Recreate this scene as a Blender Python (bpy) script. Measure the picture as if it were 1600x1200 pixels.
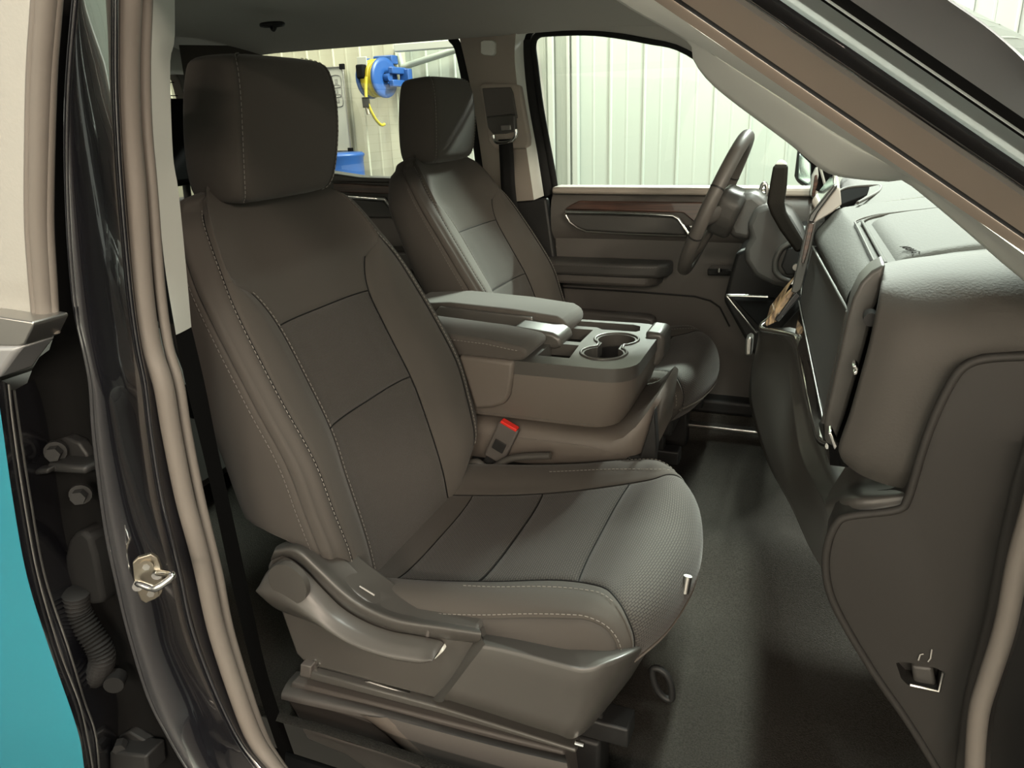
import bpy, bmesh, math, random
import numpy as np
from mathutils import Vector, Matrix
random.seed(7)
for _o in list(bpy.data.objects): bpy.data.objects.remove(_o, do_unlink=True)
SC = bpy.context.scene
COL = SC.collection

# ------------------------------------------------------------------ camera
# truck frame: X forward, Y towards the driver side, Z up, cab floor at z = 0
CAM = Vector((0.0, -1.5, 0.97))
F_PX, PITCH, YAW, ROLL = 1170.0, 19.7, 22.3, -2.1
_p, _y, _r = map(math.radians, (PITCH, YAW, ROLL))
FWD = Vector((-math.sin(_y)*math.cos(_p), math.cos(_y)*math.cos(_p), -math.sin(_p)))
_rt = Vector((math.cos(_y), math.sin(_y), 0)); _up = _rt.cross(FWD)
RT = _rt*math.cos(_r) + _up*math.sin(_r)
UP = _up*math.cos(_r) - _rt*math.sin(_r)
cd = bpy.data.cameras.new('camera'); cam = bpy.data.objects.new('camera', cd); COL.objects.link(cam)
cd.sensor_width = 36; cd.sensor_fit = 'HORIZONTAL'; cd.lens = 36*F_PX/1600; cd.clip_start = 0.02; cd.clip_end = 100
m = Matrix((RT, UP, -FWD)).transposed().to_4x4(); m.translation = CAM; cam.matrix_world = m
SC.camera = cam

# ------------------------------------------------------------------ world, exposure, lamps
SC.view_settings.view_transform = 'Standard'; SC.view_settings.look = 'None'
SC.view_settings.gamma = 1; SC.view_settings.use_curve_mapping = False
SC.view_settings.exposure = 0.18
w = bpy.data.worlds.new('world'); SC.world = w; w.use_nodes = True
bg = w.node_tree.nodes['Background']; bg.inputs[0].default_value = (1.0, .93, .84, 1); bg.inputs[1].default_value = 0.38
LAMPS = []   # (x, y, z, length x, length y, watts, colour) of the shop's ceiling fixtures and the added flood lamp, built further down
WARM = (1.0, .84, .68); COOL = (.93, 1.0, .90)
LAMPS += [(.16, -.6, 3.3, .12, 3.2, 215, COOL, 'slim LED fixture straight above the windshield'), (3.2, .6, 3.3, .25, 2.4, 60, COOL, 'LED fixture above the hood'),
          (-2.4, 3.9, 3.5, .25, 2.0, 130, (1, .95, .78), 'LED fixture in front of the hose reel wall'), (-4.8, 3.6, 3.5, .25, 2.4, 150, (1, .92, .72), 'LED fixture at the far rear of the shop'),
          (.1, 4.7, 4.0, 2.0, .25, 2300, COOL, 'unseen flood lamp added by the far wall, tilted down to brighten the cab'),  # added lamp, out of view, aimed to brighten driver seat and console
          (1.2, -5.4, 2.5, 2.4, .25, 330, WARM, 'warm LED fixture on the wall behind the open passenger door'), (-4.2, -5.4, 2.5, 2.4, .25, 150, WARM, 'warm LED fixture beside the near rear door'), (3.4, -3.4, 2.9, 1.6, .4, 230, WARM, 'warm LED fixture beside the near front fender')]

# ------------------------------------------------------------------ helpers
def P(px, py, x=None, y=None, z=None):
    """point of the photograph (1600x1200) on the real plane x=, y= or z= of the truck"""
    d = FWD + RT*((px-800)/F_PX) - UP*((py-600)/F_PX)
    if y is not None: t = (y-CAM.y)/d.y
    elif x is not None: t = (x-CAM.x)/d.x
    else: t = (z-CAM.z)/d.z
    return CAM + d*t

def tag(o, label=None, cat=None, group=None, kind=None):
    if label: o['label'] = label
    if cat: o['category'] = cat
    if group: o['group'] = group
    if kind: o['kind'] = kind
    return o

def thing(name, label, cat, loc=(0, 0, 0), group=None, kind=None):
    o = bpy.data.objects.new(name, None); o.empty_display_size = .05
    COL.objects.link(o); o.location = loc
    return tag(o, label, cat, group, kind)

def setparent(o, parent):
    if parent is None: return
    o.parent = parent
    mw = Matrix.Translation(parent.location); q = parent.parent
    M = parent.matrix_parent_inverse @ Matrix.Identity(4) if False else None
    # all roots are pure translations, all meshes are in world coordinates
    root = parent
    off = Vector(root.location)
    if root.parent is None: o.matrix_parent_inverse = Matrix.Translation(-off)
    else: o.matrix_parent_inverse = Matrix.Identity(4)

def link(name, me, mat, parent=None, smooth=True):
    o = bpy.data.objects.new(name, me); COL.objects.link(o)
    if mat: me.materials.append(mat)
    if smooth: me.polygons.foreach_set('use_smooth', [True]*len(me.polygons))
    setparent(o, parent); return o

def mesh(name, verts, faces, mat, parent=None, smooth=True, uv=None):
    me = bpy.data.meshes.new(name); me.from_pydata([tuple(v) for v in verts], [], faces)
    if uv is not None:
        l = me.uv_layers.new(name='UVMap')
        for p in me.polygons:
            for li in p.loop_indices: l.data[li].uv = uv[me.loops[li].vertex_index]
    bm = bmesh.new(); bm.from_mesh(me); bmesh.ops.remove_doubles(bm, verts=bm.verts, dist=1e-6)
    bm.to_mesh(me); bm.free(); me.update()
    return link(name, me, mat, parent, smooth)

def autosmooth(o, ang=35):
    me = o.data
    bm = bmesh.new(); bm.from_mesh(me)
    for e in bm.edges:
        e.smooth = not (len(e.link_faces) == 2 and e.calc_face_angle(0) > math.radians(ang))
    bm.to_mesh(me); bm.free(); return o

def bevel(o, w, seg=3, ang=30):
    md = o.modifiers.new('bevel', 'BEVEL'); md.width = w; md.segments = seg; md.limit_method = 'ANGLE'; md.angle_limit = math.radians(ang)
    md.harden_normals = False; return o

def solid(o, t, off=-1):
    md = o.modifiers.new('solid', 'SOLIDIFY'); md.thickness = t; md.offset = off; return o

def subsurf(o, n=1):
    md = o.modifiers.new('sub', 'SUBSURF'); md.levels = n; md.render_levels = n; return o

def crpts(pts, n=8, closed=False):
    """Catmull-Rom through the points, n samples per segment"""
    pts = [Vector(p) for p in pts]; N = len(pts); out = []
    rng = range(N) if closed else range(N-1)
    for i in rng:
        if closed: a, b, c, d = pts[(i-1) % N], pts[i], pts[(i+1) % N], pts[(i+2) % N]
        else: a, b, c, d = pts[max(i-1, 0)], pts[i], pts[i+1], pts[min(i+2, N-1)]
        for k in range(n):
            t = k/n; out.append(.5*((2*b)+(-a+c)*t+(2*a-5*b+4*c-d)*t*t+(-a+3*b-3*c+d)*t**3))
    if not closed: out.append(pts[-1])
    return out

def resample(pts, n):
    pts = [Vector(p) for p in pts]; L = [0]
    for a, b in zip(pts, pts[1:]): L.append(L[-1]+(b-a).length)
    out = []; j = 0
    for i in range(n):
        s = L[-1]*i/(n-1)
        while j < len(pts)-2 and L[j+1] < s: j += 1
        f = (s-L[j])/max(L[j+1]-L[j], 1e-9); out.append(pts[j].lerp(pts[j+1], min(max(f, 0), 1)))
    return out

def grid(name, rows, mat, parent=None, closed_u=False, smooth=True, cap=False, uv=True):
    nr, nc = len(rows), len(rows[0]); V = [v for r in rows for v in r]; Fc = []
    for i in range(nr-1):
        for j in range(nc-1 if not closed_u else nc):
            k = (j+1) % nc; Fc.append((i*nc+j, i*nc+k, (i+1)*nc+k, (i+1)*nc+j))
    if cap: Fc += [tuple(range(nc))[::-1], tuple((nr-1)*nc+j for j in range(nc))]
    UV = None
    if uv:
        UV = []
        cu = [0.]
        mid = rows[nr//2]
        for a, b in zip(mid, mid[1:]): cu.append(cu[-1]+(Vector(b)-Vector(a)).length)
        cv = [0.]
        for i in range(1, nr): cv.append(cv[-1]+(Vector(rows[i][nc//2])-Vector(rows[i-1][nc//2])).length)
        for i in range(nr):
            for j in range(nc): UV.append((cu[j], cv[i]))
    return mesh(name, V, Fc, mat, parent, smooth, UV)

def tube(name, path, r, mat, parent=None, seg=10, closed=False, flat=None, rads=None, cap=True):
    """round or elliptical rod along a path; flat = (direction, factor) squashes it along a direction"""
    path = [Vector(p) for p in path]; N = len(path); rows = []
    t0 = (path[1]-path[0]).normalized(); ref = Vector((0, 0, 1)) if abs(t0.z) < .9 else Vector((1, 0, 0))
    nrm = t0.cross(ref).normalized()
    for i, p in enumerate(path):
        a = path[(i-1) % N] if (closed or i > 0) else path[0]; b = path[(i+1) % N] if (closed or i < N-1) else path[-1]
        t = (b-a).normalized(); nrm = (nrm-t*nrm.dot(t)).normalized(); bn = t.cross(nrm)
        rr = rads[i] if rads else r; row = []
        for k in range(seg):
            an = 2*math.pi*k/seg; v = (nrm*math.cos(an)+bn*math.sin(an))*rr
            if flat: f = Vector(flat[0]).normalized(); v = v-f*v.dot(f)*(1-flat[1])
            row.append(p+v)
        rows.append(row)
    if closed: rows.append(rows[0])
    o = grid(name, rows, mat, parent, closed_u=True, cap=cap and not closed, uv=False)
    return autosmooth(o, 55) if cap and not closed else o

def prism(name, pts, vec, mat, parent=None, bev=0, seg=3, smooth=True):
    """polygon extruded along vec"""
    pts = [Vector(p) for p in pts]; vec = Vector(vec); n = len(pts)
    V = pts+[p+vec for p in pts]
    Fc = [tuple(range(n))[::-1], tuple(range(n, 2*n))]+[(i, (i+1) % n, n+(i+1) % n, n+i) for i in range(n)]
    o = mesh(name, V, Fc, mat, parent, smooth)
    bm = bmesh.new(); bm.from_mesh(o.data); bmesh.ops.recalc_face_normals(bm, faces=bm.faces); bm.to_mesh(o.data); bm.free()
    autosmooth(o, 30)
    if bev: bevel(o, bev, seg)
    return o

def prism_px(name, px, y0, y1, mat, parent=None, bev=0, seg=3, curve=0):
    pts = [P(a, b, y=y0) for a, b in px]
    if curve: pts = crpts(pts, curve, closed=True)
    return prism(name, pts, (0, y1-y0, 0), mat, parent, bev, seg)

def box(name, c, s, mat, parent=None, bev=0, rot=None, seg=3):
    x, y, z = (k/2 for k in s)
    M = (rot.to_4x4() if rot else Matrix.Identity(4)); M.translation = Vector(c)
    pts = [M @ Vector(v) for v in ((-x, -y, -z), (x, -y, -z), (x, y, -z), (-x, y, -z))]
    return prism(name, pts, M.to_3x3() @ Vector((0, 0, 2*z)), mat, parent, bev, seg)

def ribbon(name, A, B, mat, parent=None, bulge=0, n=40, m=8, out=(0, -1, 0), prof=None):
    """surface between two curves, bulging towards out"""
    A, B = resample(crpts(A, 8), n), resample(crpts(B, 8), n); out = Vector(out); rows = []
    for a, b in zip(A, B):
        rows.append([a.lerp(b, k/m)+out*bulge*(prof(k/m) if prof else math.sin(math.pi*k/m)**.7) for k in range(m+1)])
    return grid(name, rows, mat, parent)

def stitches(name, pts, mat, parent, L=.0050, gap=.0030, r=.00065, normals=None):
    """one run of sewing thread: short separate stitches along a seam"""
    pts = [Vector(p) for p in pts]; S = [0]
    for a, b in zip(pts, pts[1:]): S.append(S[-1]+(b-a).length)
    def at(s):
        for i in range(len(S)-1):
            if S[i+1] >= s: return pts[i].lerp(pts[i+1], (s-S[i])/max(S[i+1]-S[i], 1e-9))
        return pts[-1]
    V, Fc = [], []; s = 0
    while s+L < S[-1]:
        a, b = at(s), at(s+L); t = (b-a).normalized()
        u = t.cross(Vector((0, 0, 1)) if abs(t.z) < .95 else Vector((1, 0, 0))).normalized()*r; v = t.cross(u).normalized()*r
        k = len(V)
        for q in (a, b): V += [q+u, q+v, q-u, q-v]
        Fc += [(k+i, k+(i+1) % 4, k+4+(i+1) % 4, k+4+i) for i in range(4)]+[(k+3, k+2, k+1, k), (k+4, k+5, k+6, k+7)]
        s += L+gap
    me = bpy.data.meshes.new(name); me.from_pydata([tuple(q) for q in V], [], Fc); me.update()
    return link(name, me, mat, parent, False)

def cut(o, cutters):
    """boolean the cutters out of o, for good; the cutters are deleted"""
    for c in cutters:
        md = o.modifiers.new('cut', 'BOOLEAN'); md.operation = 'DIFFERENCE'; md.object = c; md.solver = 'EXACT'
    bpy.context.view_layer.update()
    dg = bpy.context.evaluated_depsgraph_get()
    me = bpy.data.meshes.new_from_object(o.evaluated_get(dg))
    o.modifiers.clear(); old = o.data; o.data = me; bpy.data.meshes.remove(old)
    for c in cutters: bpy.data.objects.remove(c, do_unlink=True)
    autosmooth(o, 30); return o

# ------------------------------------------------------------------ materials
def mat(name, col, rough=.5, metal=0., spec=.5, coat=0., sheen=0., bump=None, emit=None, noise=None, coatr=.03):
    """bump = (scale, strength, distance); noise = (scale, second colour, amount)"""
    M = bpy.data.materials.new(name); M.use_nodes = True; nt = M.node_tree; b = nt.nodes['Principled BSDF']
    b.inputs['Base Color'].default_value = (*col, 1); b.inputs['Roughness'].default_value = rough; b.inputs['Metallic'].default_value = metal
    b.inputs['Specular IOR Level'].default_value = spec; b.inputs['Coat Weight'].default_value = coat; b.inputs['Coat Roughness'].default_value = coatr
    b.inputs['Sheen Weight'].default_value = sheen; b.inputs['Sheen Roughness'].default_value = .4
    if emit: b.inputs['Emission Color'].default_value = (*emit[0], 1); b.inputs['Emission Strength'].default_value = emit[1]
    tc = nt.nodes.new('ShaderNodeTexCoord')
    if noise:
        n = nt.nodes.new('ShaderNodeTexNoise'); n.inputs['Scale'].default_value = noise[0]; n.inputs['Detail'].default_value = 6
        nt.links.new(tc.outputs['Object'], n.inputs['Vector'])
        mx = nt.nodes.new('ShaderNodeMix'); mx.data_type = 'RGBA'; mx.inputs['A'].default_value = (*col, 1); mx.inputs['B'].default_value = (*noise[1], 1)
        mr = nt.nodes.new('ShaderNodeMapRange'); mr.inputs[1].default_value = .35; mr.inputs[2].default_value = .65; mr.inputs[4].default_value = noise[2]
        nt.links.new(n.outputs[0], mr.inputs[0]); nt.links.new(mr.outputs[0], mx.inputs['Factor']); nt.links.new(mx.outputs['Result'], b.inputs['Base Color'])
    if bump:
        n = nt.nodes.new('ShaderNodeTexNoise'); n.inputs['Scale'].default_value = bump[0]; n.inputs['Detail'].default_value = 2
        nt.links.new(tc.outputs['Object'], n.inputs['Vector'])
        bp = nt.nodes.new('ShaderNodeBump'); bp.inputs['Strength'].default_value = bump[1]; bp.inputs['Distance'].default_value = bump[2]
        nt.links.new(n.outputs[0], bp.inputs['Height']); nt.links.new(bp.outputs[0], b.inputs['Normal'])
    return M

def mat_weave(name, c1, c2, su, sv, rough=.9):
    """knit seat cloth: staggered rows of small cells on the panel's own UV (metres)"""
    M = mat(name, c1, rough, sheen=.15, spec=.25); nt = M.node_tree; b = nt.nodes['Principled BSDF']
    tc = nt.nodes.new('ShaderNodeTexCoord'); mp = nt.nodes.new('ShaderNodeMapping'); mp.inputs['Scale'].default_value = (su, sv, 1)
    br = nt.nodes.new('ShaderNodeTexBrick'); br.inputs['Scale'].default_value = 1; br.inputs['Color1'].default_value = (*c1, 1); br.inputs['Color2'].default_value = (*c1, 1)
    br.inputs['Mortar'].default_value = (*c2, 1); br.inputs['Mortar Size'].default_value = .12; br.inputs['Mortar Smooth'].default_value = .7
    br.inputs['Brick Width'].default_value = 1.; br.inputs['Row Height'].default_value = .5
    nt.links.new(tc.outputs['UV'], mp.inputs[0]); nt.links.new(mp.outputs[0], br.inputs[0])
    nt.links.new(br.outputs['Color'], b.inputs['Base Color'])
    bp = nt.nodes.new('ShaderNodeBump'); bp.inputs['Strength'].default_value = .5; bp.inputs['Distance'].default_value = .0012; bp.invert = True
    nt.links.new(br.outputs['Fac'], bp.inputs['Height']); nt.links.new(bp.outputs[0], b.inputs['Normal'])
    return M

def mat_glass(name, tint, refl=1.0):
    M = bpy.data.materials.new(name); M.use_nodes = True; nt = M.node_tree; nt.nodes.remove(nt.nodes['Principled BSDF'])
    out = nt.nodes['Material Output']; tr = nt.nodes.new('ShaderNodeBsdfTransparent'); tr.inputs[0].default_value = (*tint, 1)
    gl = nt.nodes.new('ShaderNodeBsdfGlossy'); gl.inputs['Roughness'].default_value = .01
    fr = nt.nodes.new('ShaderNodeFresnel'); fr.inputs[0].default_value = 1.5
    mx = nt.nodes.new('ShaderNodeMixShader')
    nt.links.new(fr.outputs[0], mx.inputs[0]); nt.links.new(tr.outputs[0], mx.inputs[1]); nt.links.new(gl.outputs[0], mx.inputs[2]); nt.links.new(mx.outputs[0], out.inputs[0])
    return M

def mat_wood(name, c1, c2, scale, coat=.6):
    M = mat(name, c1, .3, coat=coat); nt = M.node_tree; b = nt.nodes['Principled BSDF']
    tc = nt.nodes.new('ShaderNodeTexCoord'); mp = nt.nodes.new('ShaderNodeMapping'); mp.inputs['Scale'].default_value = scale
    n = nt.nodes.new('ShaderNodeTexNoise'); n.inputs['Scale'].default_value = 1; n.inputs['Detail'].default_value = 5; n.inputs['Distortion'].default_value = .6
    cr = nt.nodes.new('ShaderNodeValToRGB'); cr.color_ramp.elements[0].position = .38; cr.color_ramp.elements[1].position = .62
    cr.color_ramp.elements[0].color = (*c2, 1); cr.color_ramp.elements[1].color = (*c1, 1)
    nt.links.new(tc.outputs['Object'], mp.inputs[0]); nt.links.new(mp.outputs[0], n.inputs[0]); nt.links.new(n.outputs[0], cr.inputs[0]); nt.links.new(cr.outputs[0], b.inputs['Base Color'])
    return M

M = {}
M['cloth'] = mat('seat_cloth', (.066, .060, .053), .92, spec=.2, sheen=.12, bump=(1400, .35, .0008))
M['side'] = mat('seat_side_cloth', (.060, .054, .048), .85, spec=.25, sheen=.08, bump=(1600, .25, .0006))
M['weave'] = mat_weave('seat_knit', (.062, .057, .051), (.046, .042, .038), 260, 240)
M['weave2'] = mat_weave('seat_knit_cells', (.070, .064, .058), (.030, .028, .026), 105, 125)
M['thread'] = mat('grey_thread', (.20, .19, .17), .8)
M['thread_dk'] = mat('dim_thread', (.12, .11, .10), .8)
M['plastic'] = mat('dark_plastic', (.080, .073, .067), .48, spec=.45, bump=(900, .15, .0004))
M['plastic_g'] = mat('dark_plastic_satin', (.060, .057, .052), .36, spec=.5, bump=(1200, .08, .0003))
M['plastic_b'] = mat('black_plastic', (.016, .016, .016), .5, spec=.3)
M['dash'] = mat('dash_soft_skin', (.048, .047, .042), .8, spec=.15, bump=(320, .5, .0013))
M['pillar'] = mat('pillar_dark_trim', (.30, .265, .23), .6, bump=(900, .15, .0004))
M['dash2'] = mat('dash_fine_skin', (.053, .050, .045), .75, spec=.2, bump=(360, .4, .0008))
M['kick'] = mat('kick_panel_shaded_plastic', (.026, .0245, .0225), .6, spec=.25, bump=(900, .12, .0004))  # base colour darkened in place of the open door's shade
M['glove'] = mat('glovebox_plastic', (.045, .043, .040), .5, bump=(900, .12, .0004))
M['trimgrey'] = mat('pillar_light_trim', (.58, .60, .56), .75, spec=.3, bump=(700, .12, .0004))
M['liner'] = mat('headliner_fabric', (.40, .39, .365), .95, spec=.1, bump=(700, .3, .0008))
M['rubber'] = mat('seal_rubber', (.14, .124, .108), .55, spec=.4, bump=(500, .1, .0004))
M['rubber_lt'] = mat('pillar_seal_rubber', (.26, .215, .18), .5, spec=.4)
M['console'] = mat('console_brown_plastic', (.105, .090, .077), .55, bump=(900, .15, .0004))
M['rubber_b'] = mat('black_rubber', (.009, .009, .009), .7, spec=.2)
M['paint'] = mat('black_body_paint', (.006, .006, .008), .2, spec=1.0, coat=1.0)
M['paint'].node_tree.nodes['Principled BSDF'].inputs['Coat IOR'].default_value = 1.9
M['skin'] = mat('teal_reflection_paint', (.022, .24, .32), .22, metal=.25, coat=1.0)  # teal base colour stands for surroundings reflected in dark paint
M['chrome'] = mat('chrome', (.75, .75, .73), .12, metal=1.)
M['satin'] = mat('satin_metal', (.45, .44, .42), .35, metal=1.)
M['zinc'] = mat('zinc_steel', (.26, .235, .19), .38, metal=1.)
M['carpet'] = mat('cabin_carpet', (.034, .031, .028), 1., spec=.0, bump=(500, .9, .003), noise=(350, (.062, .058, .051), .7))
M['rubbermat'] = mat('floor_vinyl', (.012, .010, .008), .8, spec=.1, bump=(500, .5, .001))
M['wood'] = mat_wood('dark_open_pore_wood', (.085, .04, .028), (.03, .014, .010), (6, 60, 160))
M['woodlt'] = mat_wood('light_wood', (.36, .22, .11), (.08, .045, .022), (160, 12, 30))
M['glass'] = mat_glass('side_glass', (.90, .97, .92))
M['wglass'] = mat_glass('windshield_glass', (.93, .97, .94))
M['tglass'] = mat('glass_reflection_tint', (.33, .32, .29), .22, spec=.6, coat=1., bump=(260, .25, .0006))  # beige base colour carries the reflected shop wall
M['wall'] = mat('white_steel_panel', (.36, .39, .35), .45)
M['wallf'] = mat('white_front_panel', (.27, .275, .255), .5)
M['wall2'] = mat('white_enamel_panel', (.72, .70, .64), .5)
M['wallc'] = mat('warm_lit_steel_panel', (.40, .395, .315), .45)  # cream tint is yellow light put into the wall colour
M['floor'] = mat('shop_floor', (.035, .036, .035), .6, noise=(2, (.05, .05, .048), .6))
M['black'] = mat('matte_black', (.008, .008, .008), .8, spec=0.)
M['blackgloss'] = mat('piano_black', (.01, .01, .011), .08, coat=1.)
M['lamp'] = mat('led_lens', (1, 1, 1), .5, emit=((1, .95, .85), 6))
M['white'] = mat('white_enamel', (.36, .37, .34), .4)
M['blue'] = mat('blue_enamel', (.012, .06, .22), .4)
M['yellow'] = mat('yellow_hose', (.36, .29, .01), .5)
M['red'] = mat('red_button', (.65, .02, .012), .4, emit=None)
M['ink'] = mat('grey_print', (.20, .20, .19), .7)
M['ink_lt'] = mat('pale_print', (.35, .34, .32), .7)
M['ink_dk'] = mat('embossed_print', (.018, .017, .016), .9, spec=0.)
M['hoodpaint'] = mat('grey_reflection_paint', (.30, .305, .31), .3, metal=.3, coat=1.)  # grey base colour carries the reflections seen on dark bodywork
M['pillarpaint'] = mat('grey_teal_reflection_paint', (.42, .47, .46), .3, metal=.4, coat=1.)  # grey-teal reflections on the black pillar are put into the base colour
M['flange'] = mat('grey_sealer', (.30, .28, .26), .4)
# ================================================================== the shop around the truck
def shop():
    g = -.62
    o = mesh('ground', [(-9, -7, g), (8, -7, g), (8, 7, g), (-9, 7, g)], [(0, 1, 2, 3)], M['floor'])
    tag(o, 'teal painted concrete floor under the truck', 'floor', kind='structure'); o.name = 'floor'
    # far wall: ribbed steel panels, one mesh per sheet
    w = thing('wall_far', 'white ribbed steel shop wall beyond the driver windows', 'wall', (0, 5.5, g), kind='structure')
    YW = 5.5; xc = P(612, 200, y=5.3).x
    def sheet(x0, n, y, mt, parent, z0=g, z1=4.2, step=.305, d=.012):
        rows0 = []
        for i in range(n):
            x = x0+i*step
            for dx, dy in ((0, 0), (.010, -d), (.022, -d), (.032, 0), (.15, 0), (.156, -.002), (.17, -.002), (.176, 0)):
                rows0.append((x+dx, y+dy))
        rows0.append((x0+n*step, y))
        r = [[Vector((a, b, z0)) for a, b in rows0], [Vector((a, b, z1)) for a, b in rows0]]
        return grid('wall_panel', r, mt, parent, smooth=False, uv=False)
    x = xc
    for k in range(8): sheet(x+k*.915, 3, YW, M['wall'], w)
    # corner flashings seen through the driver window
    for px, wd in ((862, .05), (889, .03), (899, .05)):
        xx = P(px, 180, y=5.45).x
        box('corner_flashing', (xx, 5.45, 1.8), (wd, .05, 4.8), M['white'], w, .004)
    # nearer wall section to the left, coloured cream for the yellow light on it
    w2 = thing('wall_left', 'ribbed steel wall coloured cream for yellow light, carrying the hose reel', 'wall', (xc-2, 5.3, g), kind='structure')
    for k in range(6): sheet(xc-.915*(k+1), 3, 5.3, M['wallc'], w2)
    box('corner_post', (xc+.04, 5.4, 1.8), (.12, .22, 4.8), M['wallc'], w2, .01)
    # front wall (right edge of the picture)
    w3 = thing('wall_front', 'white ribbed steel wall ahead of the truck', 'wall', (6.5, 0, g), kind='structure')
    def sheetx(y0, n, x, mt, parent, step=.305):
        rr = []
        for i in range(n):
            for dy, dx in ((0, 0), (.035, -.03), (.075, -.03), (.11, 0)): rr.append((x+dx, y0+i*step+dy))
        rr.append((x, y0+n*step))
        return grid('wall_panel', [[Vector((a, b, g)) for a, b in rr], [Vector((a, b, 4.2)) for a, b in rr]], mt, parent, smooth=False, uv=False)
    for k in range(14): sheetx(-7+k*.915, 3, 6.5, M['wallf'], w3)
    w4 = thing('wall_near', 'white shop wall behind the camera', 'wall', (0, -6.2, g), kind='structure')
    for k in range(18):
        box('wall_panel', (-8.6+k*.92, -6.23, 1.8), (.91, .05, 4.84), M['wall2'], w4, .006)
    # overhead door track on the white wall
    tr = thing('door_track', 'white overhead door track high on the far wall', 'track', P(620, 70, y=5.2))
    a, b = P(618, 75, y=5.25), P(735, 67, y=5.25)
    box('rail', (a+b)/2+Vector((.3, 0, 0)), ((b-a).length+.6, .08, .07), M['white'], tr, .01)
    c0, c1 = P(628, 105, y=5.38), P(712, 78, y=5.38)
    tube('shadow_bar', [c0, c1], .03, M['wall'], tr, 8)  # bars added in the place of a slanted shadow on the wall
    tube('shadow_bar', [P(622, 84, y=5.38), c0], .03, M['wall'], tr, 8)
    # whiteboard
    Yb = 5.24
    q = [P(492, 106, y=Yb), P(537, 104, y=Yb), P(551, 238, y=Yb), P(500, 238, y=Yb)]
    x0, x1, zt, zb = q[0].x-.35, q[1].x, q[1].z, q[2].z+.02
    wb = thing('whiteboard', 'white wall board with rounded grey printed boxes', 'whiteboard', ((x0+x1)/2, Yb, zb))
    box('board', ((x0+x1)/2, Yb, (zt+zb)/2), (x1-x0, .02, zt-zb), M['white'], wb, .003)
    for xa in (x0, x1):
        box('frame', (xa, Yb-.012, (zt+zb)/2), (.012, .03, zt-zb), M['satin'], wb, .003)
        for za in (zt, zb): box('corner_cap', (xa-.01*(1 if xa == x1 else -1), Yb-.014, za), (.05, .034, .05), M['black'], wb, .006)
    for za in (zt, zb): box('frame', ((x0+x1)/2, Yb-.012, za), (x1-x0, .03, .012), M['satin'], wb, .003)
    for px, py in ((525, 127), (526, 142), (528, 157)):
        c = P(px, py, y=Yb-.014); h = .055
        ring = [c+Vector((sx*h*(1 if abs(sx) > .8 else 1), 0, sz*h)) for sx, sz in ((-1, -.6), (-.6, -1), (.6, -1), (1, -.6), (1, .6), (.6, 1), (-.6, 1), (-1, .6))]
        tube('printed_box', crpts(ring, 2, True), .005, M['ink'], wb, 4, closed=True)
        box('printed_mark', c, (.03, .004, .04), M['ink'], wb)
    # hose reel
    c = P(594, 122, y=5.0); R = .175
    hr = thing('hose_reel', 'blue wall mounted air hose reel wound with yellow hose', 'hose reel', (c.x, 5.25, c.z-.3))
    ax = Vector((.985, -.17, 0)).normalized(); s1 = Vector((0, 0, 1)).cross(ax).normalized(); s2 = Vector((0, 0, 1))
    def ring(cc, r, n=32): return [cc+(s1*math.cos(2*math.pi*k/n)+s2*math.sin(2*math.pi*k/n))*r for k in range(n)]
    for off, nm in ((.05, 'flange'), (-.13, 'flange')):
        cc = c+ax*off
        rows = [ring(cc+ax*.012, .04), ring(cc+ax*.02, .09), ring(cc+ax*.004, .135), ring(cc+ax*.012, R), ring(cc-ax*.012, R), ring(cc-ax*.01, .05)]
        grid(nm, rows, M['blue'], hr, closed_u=True, uv=False)
    for k in range(5):
        cc = c+ax*(-.10+.028*k)
        tube('hose_wrap', ring(cc, .140+.010*(k % 2)), .017, M['yellow'], hr, 8, closed=True)
    tube('axle', [c-ax*.17, c+ax*.12], .035, M['blue'], hr, 12)
    arm = c+ax*.14
    for dz in (.12, -.10):
        box('arm', c+ax*.10+Vector((.03, .12, dz*.5)), (.05, .26, .06), M['blue'], hr, .01)
    box('bracket_plate', (c.x+.15, 5.22, c.z), (.10, .08, .16), M['blue'], hr, .01)
    box('bracket_plate', (c.x-.03, 5.18, c.z+.16), (.20, .12, .08), M['blue'], hr, .01)
    box('label_plate', P(566, 98, y=4.9), (.10, .012, .10), M['white'], hr, .004)
    box('hose_guide', P(566, 112, y=4.88), (.08, .10, .12), M['black'], hr, .015)
    h = [P(572, 120, y=4.8), P(572, 150, y=4.78), P(576, 165, y=4.78), P(586, 185, y=4.85), P(595, 195, y=4.95), P(601, 194, y=5.0)]
    tube('hose_tail', crpts(h, 6), .014, M['yellow'], hr, 8)
    tube('hose_stop', [P(571, 152, y=4.78), P(573, 168, y=4.78)], .035, M['black'], hr, 10)
    tube('coupler', [P(573, 168, y=4.78), P(576, 179, y=4.78)], .018, M['zinc'], hr, 8)
    # blue drum standing by the left wall
    cb = P(541, 262, y=4.7); zt = P(541, 240, y=4.7).z
    pr = [(.0, zt), (.24, zt), (.26, zt-.015), (.26, zt-.03), (.245, zt-.05), (.245, zt-.33), (.26, zt-.35), (.245, zt-.37), (.245, g+.02), (.0, g+.02)]
    rows = [[Vector((cb.x-.22+r*math.cos(2*math.pi*k/32), 4.9+r*math.sin(2*math.pi*k/32), z)) for k in range(32)] for r, z in pr]
    o = grid('drum', rows, M['blue'], None, closed_u=True, uv=False); tag(o, 'blue drum standing on the shop floor below the whiteboard', 'drum')
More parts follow.
